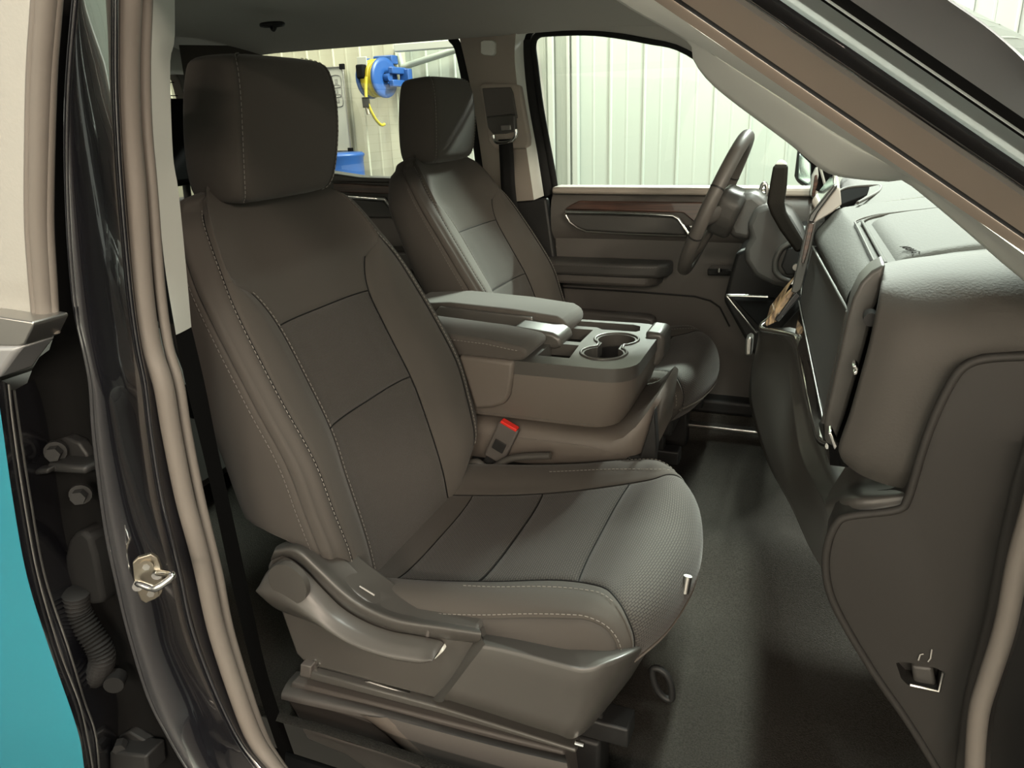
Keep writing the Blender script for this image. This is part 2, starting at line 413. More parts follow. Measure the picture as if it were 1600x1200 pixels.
    # ceiling fixtures
    for i, (x, y, z, lx, ly, W, c, lab) in enumerate(LAMPS):
        f = thing('ceiling_light', lab, 'light', (x, y, z+.12), 'LED fixtures on the shop ceiling')
        box('housing', (x, y, z+.07), (lx+.06, ly+.06, .09), M['white'], f, .01)
        l = bpy.data.lights.new('lamp', 'AREA'); l.shape = 'RECTANGLE'; l.size = lx; l.size_y = ly; l.energy = W; l.color = c
        lo = bpy.data.objects.new('lamp', l); COL.objects.link(lo); lo.location = (x, y, z); setparent(lo, f)
        if 'tilted' in lab: lo.rotation_euler = Vector((-.1, -.80, -.60)).to_track_quat('-Z', 'Y').to_euler()
        elif 'fender' in lab: lo.rotation_euler = Vector((-.75, .5, -.42)).to_track_quat('-Z', 'Y').to_euler()
shop()
# ================================================================== seats
def crv(A, t):
    """Catmull-Rom over the first axis of array A at float t"""
    n = len(A); i = int(min(max(math.floor(t), 0), n-2)); f = t-i
    a, b, c, d = A[max(i-1, 0)], A[i], A[i+1], A[min(i+2, n-1)]
    return .5*((2*b)+(-a+c)*f+(2*a-5*b+4*c-d)*f*f+(-a+3*b-3*c+d)*f**3)

class Surf:
    """rows[v][k] control points for k = 0 (centre) .. K on the +w side; mirrored; closed = wraps round the back"""
    def __init__(s, rows, closed=True, xf=None):
        s.A = np.array(rows, float); s.K = s.A.shape[1]-1; s.closed = closed; s.xf = xf; s.fade = None
    def __call__(s, u, v):
        C = crv(s.A, v); K = s.K
        if s.closed:
            if u > K: u -= 2*K
            if u < -K: u += 2*K
        def g(i):
            if s.closed:
                if i > K: i -= 2*K
                if i < -K: i += 2*K
            else: i = max(-K, min(K, i))
            p = C[abs(i)].copy()
            if i < 0: p[1] = -p[1]
            return p
        i = math.floor(u)
        if not s.closed: i = max(-K, min(K-1, i))
        f = u-i; a, b, c, d = g(i-1), g(i), g(i+1), g(i+2)
        q = Vector(.5*((2*b)+(-a+c)*f+(2*a-5*b+4*c-d)*f*f+(-a+3*b-3*c+d)*f**3))
        return s.xf @ q if s.xf else q
    def nrm(s, u, v, e=.02):
        a = s(u+e, v)-s(u-e, v); b = s(u, v+e)-s(u, v-e); n = a.cross(b)
        return n.normalized() if n.length > 1e-12 else Vector((1, 0, 0))

def clus(n, e=True):
    base = [0, .008, .02, .04]+[.04+.92*(k+1)/(n+1) for k in range(n)]+[.96, .98, .992, 1] if e else [k/(n+5) for k in range(n+6)]
    return base

def panel(name, S, u0, u1, v0, v1, nu, nv, mt, parent, depth=.006, width=.012, edges='lrbt', puff=0., off=0., sign=1):
    """a sewn cover panel of the surface: its edges are drawn in so that seams read as grooves; u0,u1,v0,v1 numbers or functions"""
    fu0 = u0 if callable(u0) else (lambda v: u0); fu1 = u1 if callable(u1) else (lambda v: u1)
    fv0 = v0 if callable(v0) else (lambda s: v0); fv1 = v1 if callable(v1) else (lambda s: v1)
    su, sv = clus(nu), clus(nv); G = []; Nn = []
    for t in sv:
        r, rn = [], []
        for s_ in su:
            v = fv0(s_)+(fv1(s_)-fv0(s_))*t; u = fu0(v)+(fu1(v)-fu0(v))*s_
            r.append(S(u, v)); fd = min(1, max(0, (S.fade-v)/2.2)) if S.fade else 1; rn.append(S.nrm(u, v)*sign*fd)
        G.append(r); Nn.append(rn)
    nr, nc = len(G), len(G[0]); cu = [[0]*nc for _ in range(nr)]; cv = [[0]*nc for _ in range(nr)]
    for i in range(nr):
        for j in range(1, nc): cu[i][j] = cu[i][j-1]+(G[i][j]-G[i][j-1]).length
    for j in range(nc):
        for i in range(1, nr): cv[i][j] = cv[i-1][j]+(G[i][j]-G[i-1][j]).length
    rows = []
    for i in range(nr):
        r = []
        for j in range(nc):
            d = 9.
            if 'l' in edges: d = min(d, cu[i][j])
            if 'r' in edges: d = min(d, cu[i][-1]-cu[i][j])
            if 'b' in edges: d = min(d, cv[i][j])
            if 't' in edges: d = min(d, cv[-1][j]-cv[i][j])
            k = max(0, 1-d/width)**2
            r.append(G[i][j]+Nn[i][j]*(off+puff*min(1, d/.05)-depth*k))
        rows.append(r)
    return grid(name, rows, mt, parent)

def seam_line(S, us, vs, off=.0008, n=60, sign=1):
    """points along a seam of the surface from lists of u and v"""
    A = resample(crpts([Vector((a, b, 0)) for a, b in zip(us, vs)], 8), n)
    return [S(p.x, p.y)+S.nrm(p.x, p.y)*off*sign for p in A]

SP = [(-.640, .225), (-.655, .316), (-.683, .43), (-.703, .507), (-.740, .59), (-.777, .672), (-.800, .725), (-.818, .765), (-.845, .835), (-.866, .872)]
def spx(z):
    zs = [q[1] for q in SP]
    return float(np.interp(z, zs, [q[0] for q in SP]))
#        z     wi    di    wr    dr    wo    do    w2    d2    wb    db   dzs
BR = [(.225, .140, .008, .225, .045, .252, .045, .266, .025, .245, -.115, .13),
      (.316, .140, .012, .232, .054, .256, .050, .270, .028, .250, -.115, .06),
      (.430, .138, .012, .238, .056, .260, .050, .272, .028, .252, -.115, .0),
      (.507, .133, .010, .240, .056, .260, .050, .272, .028, .252, -.112, 0),
      (.590, .130, .010, .240, .052, .259, .046, .270, .024, .250, -.108, 0),
      (.672, .132, .010, .234, .045, .253, .038, .264, .018, .244, -.100, 0),
      (.725, .155, .016, .226, .038, .245, .030, .256, .010, .236, -.095, 0),
      (.765, .196, .026, .212, .030, .234, .022, .246, .004, .226, -.090, 0),
      (.835, .172, .014, .188, .016, .210, .008, .220, -.010, .200, -.068, -.006),
      (.872, .140, .004, .158, .002, .178, -.006, .188, -.020, .172, -.056, -.020)]
def back_rows():
    rows = []
    for (z, wi, di, wr, dr, wo, do, w2, d2, wb, db, dzs) in BR:
        c = [(0, 0, 0), (wi*.6, .001, 0), (wi, di, 0), ((wi+wr)/2, (di+dr)/2+.007, dzs*.45), (wr, dr, dzs*.8), (wo, do, dzs), (w2, d2, dzs*1.05), (wb, db, dzs*1.3), (wb*.6, db-.022, dzs*1.3), (0, db-.026, dzs*1.3)]
        rows.append([(spx(z+dz)+d, w, z+dz) for w, d, dz in c])
    z, last = .872, rows[-1]
    for s, dz in ((.86, .016), (.5, .024), (.12, .026)):
        cx = -.90; rows.append([(cx+(x-cx)*s, w*(1-(1-s)*.6), zz+dz) for x, w, zz in last])
    return rows
def cush_rows():
    R = [(-.680, .238, 0, .150, .040), (-.600, .250, 0, .150, .042), (-.500, .268, 0, .150, .036), (-.400, .292, 0, .152, .028), (-.300, .320, 2, .156, .018),
         (-.220, .338, 6, .172, .008), (-.172, .344, 22, .196, -.001), (-.138, .330, 48, .214, -.004), (-.122, .297, 82, .220, -.004), (-.126, .258, 98, .222, -.004), (-.150, .225, 125, .222, -.004)]
    pull = [0, 0, 0, 0, .25, .6, .9, 1, 1, 1, 1]; rows = []
    for (x, z, th, wi, b), pl in zip(R, pull):
        t = math.radians(th); n = (math.sin(t), math.cos(t)); front = min(1, th/60)
        e = .255-.012*front
        c = [(0, 0), (wi*.6, .001), (wi, b*.22), ((wi+.225)/2, b*.75), (.226, b*.95), (e, b*.55-.006), (e+.012, -.036), (e+.012, -.085)]
        r = []
        for k, (w, h) in enumerate(c):
            # side wall points drop straight down, top points move along the normal
            if k >= 6: px, pz = x-front*(.018 if k == 6 else .04), z+h*(1-front)+front*(-.028 if k == 6 else -.066)
            else: px, pz = x+n[0]*h, z+n[1]*h
            r.append((px-pl*1.05*w*w, w, pz))
        rows.append(r)
    return rows
def head_rows():
    #    z     xf     half  thick
    R = [(.853, -.850, .040, .025), (.857, -.826, .108, .085), (.870, -.808, .126, .110), (.905, -.797, .134, .121), (.960, -.787, .137, .123), (1.010, -.783, .134, .118), (1.045, -.786, .128, .107), (1.062, -.794, .119, .093), (1.070, -.812, .092, .064), (1.0715, -.830, .03, .025)]
    rows = []
    for z, xf, h, t in R:
        rows.append([(xf-t*a, h*b, z) for b, a in ((0, 0), (.5, .006), (.87, .035), (.965, .11), (1.0, .36), (.98, .74), (.86, .96), (.45, 1.0), (0, 1.0))])
    return rows

def vrow(z):  # row coordinate of the backrest for a height
    return float(np.interp(z, [b[0] for b in BR], range(len(BR))))

def make_seat(name, label, base, dx, dy, dz, rec, near_detail):
    th = thing(name, label, 'seat', base)
    T = Matrix.Translation(Vector((dx, dy, dz)))
    pv = Vector((-.66, 0, .30)); Rm = T @ Matrix.Translation(pv) @ Matrix.Rotation(math.radians(-rec), 4, 'Y') @ Matrix.Translation(-pv)
    SB = Surf(back_rows(), True, Rm); SCu = Surf(cush_rows(), False, T); SH = Surf(head_rows(), True, Rm)
    # ---- backrest
    bk = bpy.data.objects.new('backrest', None); COL.objects.link(bk); bk.parent = th; bk.matrix_parent_inverse = Matrix.Translation(-Vector(base)); bk.location = (0, 0, 0); bk.empty_display_size = .02
    N = len(BR)+2; SB.fade = N; v1, v2 = vrow(.672), vrow(.507); vt = vrow(.762)
    def uT(v): return 2+2*min(1, max(0, (v-vrow(.735))/(vt-vrow(.735))))
    bow = lambda s: 0
    panel('lower_insert', SB, -2, 2, 0, v2, 22, 16, M['weave'], bk, depth=.0045, width=.009, puff=.004)
    panel('middle_insert', SB, -2, 2, v2, v1, 22, 14, M['weave'], bk, depth=.0045, width=.009, puff=.004)
    panel('upper_panel', SB, lambda v: -uT(v), uT, v1, N, 26, 22, M['cloth'], bk, edges='lrb', depth=.0035, width=.008, puff=.003)
    for s in (-1, 1):
        panel('bolster', SB, 2*s, 4*s, 0, vt, 14, 34, M['cloth'], bk, depth=.0035, width=.008, puff=.003)
        panel('side_facing', SB, 4*s, 6*s, .0, N, 8, 40, M['side'], bk, depth=.0025, width=.006, edges='lr')
        stitches('stitching', seam_line(SB, [4.12*s]*9, [.15, 1, 2, 3, 4, 5, 6, 7, 8.9], off=.0012), M['thread'], bk)
        stitches('stitching', seam_line(SB, [6.12*s]*9, [.1, 1, 2, 3, 4, 5, 6, 7, 7.6], off=.0012), M['thread_dk'], bk)
        tube('seam', seam_line(SB, [2*s]*7, [.2, 1, 2, 3, 4.2, 5, vrow(.73)], off=-.0022), .0011, M['rubber_b'], bk, 5)
        tube('seam', seam_line(SB, [4*s]*9, [.15, 1, 2, 3, 4, 5, 6, 7, 8.6], off=-.0012), .0010, M['rubber_b'], bk, 5)
        if s < 0: stitches('stitching', seam_line(SB, [2.10*s]*6, [.3, 1, 2, 3, 4.2, vrow(.735)], off=.0035), M['thread'], bk)
    for vv in (v1, v2): tube('seam', seam_line(SB, [-1.98, -1.2, -.4, .4, 1.2, 1.98], [vv]*6, off=-.0022), .0012, M['rubber_b'], bk, 5)
    panel('back_cover', SB, 6, 12, 0, N, 30, 30, M['side'], bk, depth=.004, width=.008, edges='lr')
    # ---- headrest
    hd = bpy.data.objects.new('headrest', None); COL.objects.link(hd); hd.parent = th; hd.matrix_parent_inverse = Matrix.Translation(-Vector(base)); hd.empty_display_size = .02
    panel('front_cover', SH, -2, 2, 0, 9, 18, 20, M['cloth'], hd, depth=.0025, width=.007, edges='lr')
    panel('rear_cover', SH, 2, 14, 0, 9, 40, 20, M['cloth'], hd, depth=.0025, width=.007, edges='lr')
    for s in (-1, 1):
        stitches('stitching', seam_line(SH, [2.1*s]*8, [1.2, 2, 3, 4, 5, 6, 7, 8.2], off=.0008), M['thread'], hd)
        a = Rm @ Vector((-.865, .06*s, .84)); b = Rm @ Vector((-.86, .06*s, .93)); tube('post', [a, b], .007, M['satin'], hd, 10)
    # ---- cushion
    cu = bpy.data.objects.new('cushion', None); COL.objects.link(cu); cu.parent = th; cu.matrix_parent_inverse = Matrix.Translation(-Vector(base)); cu.empty_display_size = .02
    curve = lambda c, a: (lambda s: c+a*(1-(2*s-1)**2))
    sA, sB = curve(2.62, .05), curve(4.45, -.22)
    kw = dict(sign=-1)
    panel('rear_insert', SCu, -2, 2, 0, curve(1.15, .02), 20, 6, M['cloth'], cu, sign=-1, depth=.003)
    panel('rear_insert', SCu, -2, 2, curve(1.15, .02), sA, 20, 10, M['weave2'], cu, sign=-1, depth=.003, puff=.001)
    panel('middle_insert', SCu, -2, 2, sA, sB, 22, 18, M['weave2'], cu, sign=-1, depth=.004, puff=.002)
    panel('front_insert', SCu, -2, 2, sB, 9.0, 24, 26, M['weave2'], cu, sign=-1, depth=.004, puff=.002)
    panel('front_apron', SCu, -7, 7, 9.0, 10, 40, 4, M['side'], cu, sign=-1, depth=.003, edges='b')
    for s in (-1, 1):
        panel('bolster', SCu, 2*s, 5*s, 0, 9., 14, 34, M['cloth'], cu, sign=-1, depth=.0035, width=.009, puff=.002)
        panel('side_panel', SCu, 5*s, 7*s, 0, 9., 8, 34, M['side'], cu, sign=-1, depth=.003, width=.008, edges='l')
        stitches('stitching', seam_line(SCu, [4.86*s]*9, [1.2, 2, 3, 4, 5, 6, 7, 8, 8.6], sign=-1, off=.0018), M['thread'], cu)
        stitches('stitching', seam_line(SCu, [3.3*s, 3.3*s, 3.2*s, 3*s, 2.7*s, 2.3*s], [2.6, 3.2, 4, 5, 5.8, 6.3], sign=-1, off=.0025), M['thread'], cu)
    for fs in (curve(1.15, .02), sA, sB): tube('seam', seam_line(SCu, [-1.98+3.96*k/10 for k in range(11)], [fs(k/10) for k in range(11)], sign=-1, off=-.0016), .0009, M['rubber_b'], cu, 5)
    for s in (-1, 1): tube('seam', seam_line(SCu, [2*s]*9, [.3, 1, 2, 3, 4, 5, 6, 7, 8.8], sign=-1, off=-.0016), .0009, M['rubber_b'], cu, 5)
    tube('piping', seam_line(SCu, [-1.9, -1.2, 0, 1.2, 1.9], [8.95]*5, sign=-1, off=0.), .0022, M['rubber'], cu, 6)
    # ---- base pan, tracks
    pan = [T @ Vector(v) for v in ((-.66, -.22, .20), (-.20, -.22, .24), (-.20, .22, .24), (-.66, .22, .20))]
    prism('base_pan', pan, (0, 0, -.06), M['plastic_b'], th, .01)
    for s in (-1, 1):
        a, b = T @ Vector((-.72, .20*s, .12)), T @ Vector((-.18, .20*s, .13))
        box('track', (a+b)/2, ((b-a).length, .045, .035), M['plastic_b'], th, .004)
        for q in (-.60, -.26):
            cpt = T @ Vector((q, .20*s, .16)); box('track_bracket', cpt, (.08, .03, .07), M['plastic_b'], th, .004)
            cp2 = T @ Vector((q, .20*s, .055)); box('riser_foot', cp2-Vector((0, 0, dz/2)), (.08, .06, .11+dz), M['plastic_b'], th, .006)
    return th, SB, SCu, SH, T, Rm

seatP, SBP, SCP, SHP, TP, RP = make_seat('passenger_seat', 'charcoal cloth front passenger seat nearest the open door, with silver stitching', (-.45, -.45, .0), 0, -.45, 0, 0, True)
seatD, SBD, SCD, SHD, TD, RD = make_seat('driver_seat', 'charcoal cloth driver seat behind the steering wheel', (-.53, .45, .0), -.085, .45, .02, 5, False)
# ================================================================== cab shell
def L(pts, y): return [P(a, b, y=y) for a, b in pts]
def Lv(pts): return [P(a, b, y=y) for a, b, y in pts]

def cab_floor():
    f = thing('floor', 'dark carpeted cab floor between the seats and the dash', 'floor', (0, 0, 0), kind='structure')
    rows = []
    for x in np.linspace(-2.0, .75, 45):
        r = []
        for y in np.linspace(-.80, .80, 65):
            z = .07*math.exp(-(y/.16)**2)
            if x > .18: z += (x-.18)*.75
            if x > .5: z += (x-.5)*1.2
            s = max(0, (abs(y)-.70)/.08); z += .11*min(1, s)**1.5
            z += .003*math.sin(x*23+y*9)*math.sin(y*17)
            r.append(Vector((x, y, z)))
        rows.append(r)
    grid('carpet', rows, M['carpet'], f)
    o = box('sill_scuff_plate', (-.25, -.84, .03), (1.1, .09, .05), M['black'], f, .015)
    # driver side sill plate and the bright strip beyond the driver footwell
    box('sill_strip', (P(1130, 668, z=.06)+P(1130, 668, z=.06))/2, (.40, .03, .012), M['satin'], f, .004)
    box('sill_scuff_plate', (-.3, .80, .09), (1.4, .1, .05), M['plastic_b'], f, .012)
cab_floor()

def headliner():
    h = thing('ceiling', 'dark grey fabric headliner of the cab', 'headliner', (-.8, 0, 1.2), kind='structure')
    rows = []
    for x in np.linspace(-2.15, -.12, 30):
        r = []
        fx = max(0, (x+.55)/.43); rx = max(0, (-1.7-x)/.45)
        for y in np.linspace(-.76, .76, 41):
            a = abs(y)/.76; z = 1.275-.012*a*a-.068*max(0, (a-.55)/.45)**1.8
            z -= .085*fx**1.6; z -= .05*rx**2
            r.append(Vector((x, y, z)))
        rows.append(r)
    grid('liner', rows, M['liner'], h)
    hk = P(425, 36, z=1.243)
    rng = [hk+Vector((.035*math.cos(t), .02*math.sin(t), -.004)) for t in np.linspace(0, 2*math.pi, 20, endpoint=False)]
    tube('coat_hook_ring', rng, .006, M['plastic_b'], h, 8, closed=True)
    tube('coat_hook', crpts([hk, hk+Vector((.0, -.005, -.012)), hk+Vector((.012, -.012, -.02)), hk+Vector((.02, -.012, -.012))], 5), .005, M['plastic_b'], h, 8)
    # outer roof skin, so that the cab is shaded as a closed roof
    rows = []
    for x in np.linspace(-2.25, -.10, 12):
        fx = max(0, (x+.6)/.5)
        rows.append([Vector((x, y, 1.36-.10*(abs(y)/.86)**3-.09*fx**1.6)) for y in np.linspace(-.86, .86, 21)])
    grid('roof_skin', rows, M['paint'], h)
    for s in (-1,):
        ribbon('roof_side', [Vector((x, s*.86, 1.26-.09*max(0, (x+.6)/.5)**1.6)) for x in np.linspace(-2.25, -.10, 8)], [Vector((x, s*.93, 1.17-.10*max(0, (x+.6)/.5)**1.6)) for x in np.linspace(-2.25, -.10, 8)], M['paint'], h, .01, 20, 4, out=(0, s, .5))
headliner()

def far_side():
    Y0 = .80
    # ---- front left door
    d = thing('door_1', 'closed driver door with wood strip, chrome trim and padded armrest', 'door', (-.4, .84, .2), kind='structure')
    prism_px('door_panel', [(862, 300), (1290, 303), (1300, 480), (1310, 700), (890, 665), (872, 470)], Y0, Y0+.07, M['plastic'], d, .006)
    prism_px('window_sill', [(862, 292), (1268, 294), (1290, 308), (862, 303)], Y0-.02, Y0+.06, M['pillar'], d, .008)  # lighter trim colour stands for light falling on the sill top
    # bulge of the panel below the sill
    ribbon('upper_roll', L([(864, 303), (980, 303), (1100, 305), (1280, 308)], Y0), L([(864, 372), (980, 374), (1100, 378), (1280, 384)], Y0), M['plastic'], d, .025, 20, 8, prof=lambda t: math.sin(math.pi*t)**.5*(1-t*.3))
    yw = Y0-.03
    prism_px('wood_trim', [(882, 327), (890, 321), (904, 314), (980, 315), (1060, 316), (1128, 317), (1128, 327), (1104, 328), (1092, 337), (1096, 349), (1088, 350), (1068, 333), (1055, 332), (960, 330)], yw, Y0+.02, M['wood'], d, .003)
    tube('chrome_strip', L([(884, 331), (950, 332), (1010, 334), (1052, 337), (1060, 342), (1068, 354), (1077, 367)], yw-.008), .0055, M['chrome'], d, 8)
    prism_px('pull_recess_panel', [(884, 333), (1050, 339), (1058, 344), (1073, 366), (1068, 368), (985, 365), (915, 361), (900, 355), (887, 345)], yw, Y0+.02, M['glove'], d, .006)
    tube('panel_lip', L([(884, 336), (890, 347), (902, 356), (916, 362), (985, 366), (1072, 369)], yw-.004), .0025, M['satin'], d, 6)
    prism_px('door_release', [(1075, 352), (1096, 348), (1102, 362), (1085, 366)], yw-.012, yw+.02, M['chrome'], d, .004)
    # armrest: padded box reaching into the cab
    top = L([(866, 396), (880, 393), (915, 391), (1036, 397), (1046, 404)], .80)
    zt = P(960, 412, y=.70).z
    outl = [(-.86, .80), (-.86, .735), (-.80, .712), (-.50, .705), (-.43, .715), (-.405, .74), (-.40, .80)]
    xs = P(1046, 410, y=.72).x; k = lambda x: xs+(x+.40)
    body = prism('armrest', [Vector((k(a), b, zt-.045)) for a, b in outl], (0, 0, .045), M['glove'], d, .012, 4)
    prism('armrest_base', [Vector((k(a)-.03*(a > -.5), b+.012, zt-.075)) for a, b in outl], (0, 0, .04), M['plastic'], d, .012, 3)
    stitches('stitching', [Vector((k(a), b-.002, zt-.012)) for a, b in outl[1:6]], M['thread_dk'], d)
    tube('panel_break', L([(880, 449), (980, 455), (1085, 463), (1110, 470), (1125, 480), (1140, 510)], Y0-.004), .003, M['plastic_b'], d, 6)
    prism_px('map_pocket', [(886, 484), (1010, 494), (1022, 498), (1026, 530), (890, 520)], .755, .80, M['plastic'], d, .012)
    # window switches, partly hidden by the wheel
    for px in (1124, 1146):
        c = P(px, 425, y=.72); tube('window_switch', [c, c+Vector((0, 0, .012))], .006, M['chrome'], d, 8)
    prism_px('switch_plate', [(1105, 420), (1165, 421), (1168, 432), (1105, 431)], .725, .79, M['blackgloss'], d, .004)
    # ---- window glass and frame
    w = thing('window_1', 'clear driver door window looking onto the white wall', 'window', (-.4, .84, .78), kind='structure')
    out1 = [(840, 60), (852, 50), (930, 49), (1010, 60), (1075, 79), (1170, 152), (1290, 268), (1290, 300), (868, 296)]
    g = mesh('pane', L(out1, .85), [tuple(range(len(out1)))], M['glass'], w)
    sl = [(868, 300), (862, 262), (845, 170), (836, 100), (833, 70), (840, 55), (860, 51), (930, 50), (1010, 62), (1075, 80), (1170, 153), (1290, 270)]
    tube('window_seal', crpts(L(sl, .815), 5), .011, M['rubber_b'], w, 8)
    ribbon('window_frame', L([(833, 62), (842, 140), (857, 230), (868, 300)], .815), L([(815, 62), (822, 140), (838, 230), (852, 308)], .80), M['rubber_b'], w, .006, 20, 5)
    # ---- roof side above the front window
    t = thing('trim_1', 'dark roof rail trim above the driver window', 'trim', (-.5, .78, 1.15), kind='structure')
    up = [(700, 8), (820, 6), (940, 5), (1030, 12), (1110, 45), (1200, 110), (1320, 230)]
    lo = [(700, 50), (835, 49), (930, 48), (1010, 59), (1078, 79), (1172, 150), (1295, 266)]
    ribbon('rail_cover', Lv([(a, b, .73) for a, b in up]), Lv([(a, b, .805) for a, b in lo]), M['liner'], t, .012, 40, 6)
    # ---- far front pillar and mirror sail
    sail = thing('trim_2', 'black mirror sail panel at the front of the driver window', 'trim', (0, .8, .75), kind='structure')
    prism_px('sail', [(1266, 240), (1312, 286), (1304, 350), (1262, 350), (1268, 300)], .80, .84, M['black'], sail, .004)
    tube('chrome_line', L([(1272, 248), (1280, 256), (1291, 296)], .79), .004, M['white'], sail, 6)
    prism_px('air_vent', [(1265, 305), (1268, 275), (1274, 262), (1278, 262), (1279, 275), (1272, 312)], .76, .80, M['white'], sail, .006)
    prism_px('vent_slot', [(1268, 306), (1273, 274), (1277, 273), (1278, 285), (1272, 308)], .752, .77, M['wood'], sail, .002)
    # ---- rear left door
    d3 = thing('door_2', 'closed rear left door seen between the two front seats', 'door', (-1.4, .84, .2), kind='structure')
    prism_px('door_panel', [(500, 281), (640, 283), (700, 284), (760, 660), (560, 660), (520, 420)], Y0, Y0+.06, M['plastic'], d3, .006)
    prism_px('window_sill', [(500, 268), (560, 277), (700, 281), (700, 289), (500, 284)], .785, Y0+.06, M['plastic'], d3, .008)
    prism_px('wood_trim', [(520, 286), (612, 291), (620, 303), (600, 303), (522, 300)], .77, .82, M['wood'], d3, .003)
    tube('chrome_strip', L([(535, 306), (570, 309), (602, 311), (612, 325), (624, 339)], .765), .007, M['chrome'], d3, 8)
    prism_px('pull_recess_panel', [(520, 308), (600, 314), (622, 341), (560, 340), (525, 336)], .775, .82, M['glove'], d3, .006)
    prism_px('armrest', [(590, 391), (646, 394), (652, 424), (600, 425)], .70, .80, M['plastic_g'], d3, .01)
    prism_px('map_pocket', [(600, 440), (670, 440), (680, 500), (600, 500)], .75, .80, M['plastic_b'], d3, .01)
    w2 = thing('window_2', 'rear left door window showing the hose reel', 'window', (-1.4, .84, .8), kind='structure')
    out2 = [(395, 82), (440, 78), (560, 64), (690, 55), (708, 60), (722, 85), (738, 140), (755, 230), (762, 285), (640, 281), (560, 277), (500, 268), (400, 220)]
    mesh('pane', L(out2, .85), [tuple(range(len(out2)))], M['glass'], w2)
    sl = [(380, 86), (430, 73), (560, 59), (690, 50), (706, 60), (717, 78), (730, 140), (745, 225), (752, 285)]
    tube('window_seal', crpts(L(sl, .81), 5), .014, M['rubber_b'], w2, 8)
    rail = thing('trim_3', 'dark roof rail trim above the rear left window', 'trim', (-1.4, .78, 1.2), kind='structure')
    ribbon('rail_cover', L([(250, 62), (420, 55), (560, 35), (700, 20), (735, 18)], .73), L([(250, 94), (420, 74), (560, 57), (690, 47), (735, 46)], .81), M['liner'], rail, .004, 30, 6)
    # rear quarter behind the rear door
    q = thing('trim_4', 'dark rear corner pillar of the cab', 'trim', (-1.95, .8, .3), kind='structure')
    ribbon('corner_cover', [Vector((-1.72, .80, .2)), Vector((-1.76, .79, .8)), Vector((-1.80, .76, 1.22))], [Vector((-2.0, .62, .2)), Vector((-2.0, .60, .8)), Vector((-1.95, .55, 1.22))], M['side'], q, .01, 10, 6)
    # ---- centre pillar
    b = thing('trim_5', 'dark brown centre pillar trim on the driver side with a front edge coloured lighter as if lit', 'pillar', (-.95, .8, .2), kind='structure')
    prism_px('pillar_backing', [(722, 45), (832, 47), (826, 75), (834, 150), (850, 250), (866, 300), (880, 640), (800, 640), (768, 320), (756, 240), (742, 150)], .835, .86, M['black'], b)
    main = L([(716, 52), (724, 85), (738, 150), (750, 230), (762, 318)], .80)
    mid = L([(808, 52), (806, 90), (812, 150), (824, 230), (836, 312)], .765)
    edge = L([(832, 50), (818, 64), (824, 150), (838, 230), (850, 306)], .80)
    ribbon('pillar_face', main, mid, M['pillar'], b, .010, 24, 8, prof=lambda t: math.sin(math.pi*t*.5))
    ribbon('pillar_edge', [v+Vector((0, -.010, 0)) for v in mid], edge, M['trimgrey'], b, .004, 24, 4)  # pale trim colour stands for light on the forward-facing edge
    prism_px('lower_cover', [(770, 318), (853, 310), (866, 400), (880, 470), (800, 470)], .775, .81, M['plastic_b'], b, .008)
    # badge
    cs = L([(751, 65), (756, 63), (769, 63), (773, 67), (773, 83), (769, 87), (756, 86), (751, 83)], .755)
    prism('airbag_badge', cs, (0, .03, 0), M['trimgrey'], b, .002)
    # belt height adjuster
    adj = L([(748, 134), (754, 130), (805, 130), (812, 135), (826, 215), (826, 228), (820, 233), (772, 233), (763, 222), (758, 190)], .752)
    prism('adjuster_frame', adj, (0, .03, 0), M['pillar'], b, .006)
    adj2 = L([(753, 138), (797, 136), (801, 145), (808, 185), (760, 185)], .745)
    prism('adjuster_recess', adj2, (0, .02, 0), M['plastic'], b, .003)
    # ---- driver seat belt
    sb = thing('seat_belt', 'black driver seat belt hanging from its pillar guide', 'seat belt', P(795, 320, y=.72))
    prism_px('guide_cover', [(759, 182), (799, 178), (804, 180), (806, 205), (790, 209), (770, 210), (762, 200)], .735, .755, M['plastic_g'], sb, .005)
    prism_px('guide_button', [(782, 196), (797, 195), (798, 203), (783, 204)], .730, .74, M['satin'], sb, .002)
    rg = [(771, 211), (773, 219), (779, 223), (798, 221), (806, 212), (806, 202)]
    tube('guide_ring', crpts(L(rg, .732), 4), .006, M['chrome'], sb, 8)
    web = [(779, 218, .735), (781, 250, .738), (783, 290, .742), (787, 330, .75), (795, 380, .76)]
    web2 = [(801, 217, .735), (803, 250, .738), (805, 290, .742), (810, 330, .75), (822, 380, .76)]
    o = ribbon('webbing', Lv(web), Lv(web2), M['rubber_b'], sb, 0, 20, 3); solid(o, .0015)
    # ---- door mirror outside
    mr = thing('side_mirror', 'driver side door mirror seen through the glass', 'mirror', P(1250, 300, y=1.0))
    prism_px('housing', [(1246, 232), (1270, 250), (1272, 303), (1262, 298), (1243, 283), (1241, 275)], .98, 1.12, M['plastic_b'], mr, .015)
    tube('mirror_arm', [P(1262, 297, y=1.03), P(1272, 303, y=.85)], .022, M['plastic_b'], mr, 10)
    prism_px('mirror_glass', [(1249, 240), (1267, 252), (1269, 294), (1247, 279)], .968, .99, mat('mirror_glass', (.55, .66, .66), .08, metal=.9), mr, .004)
far_side()

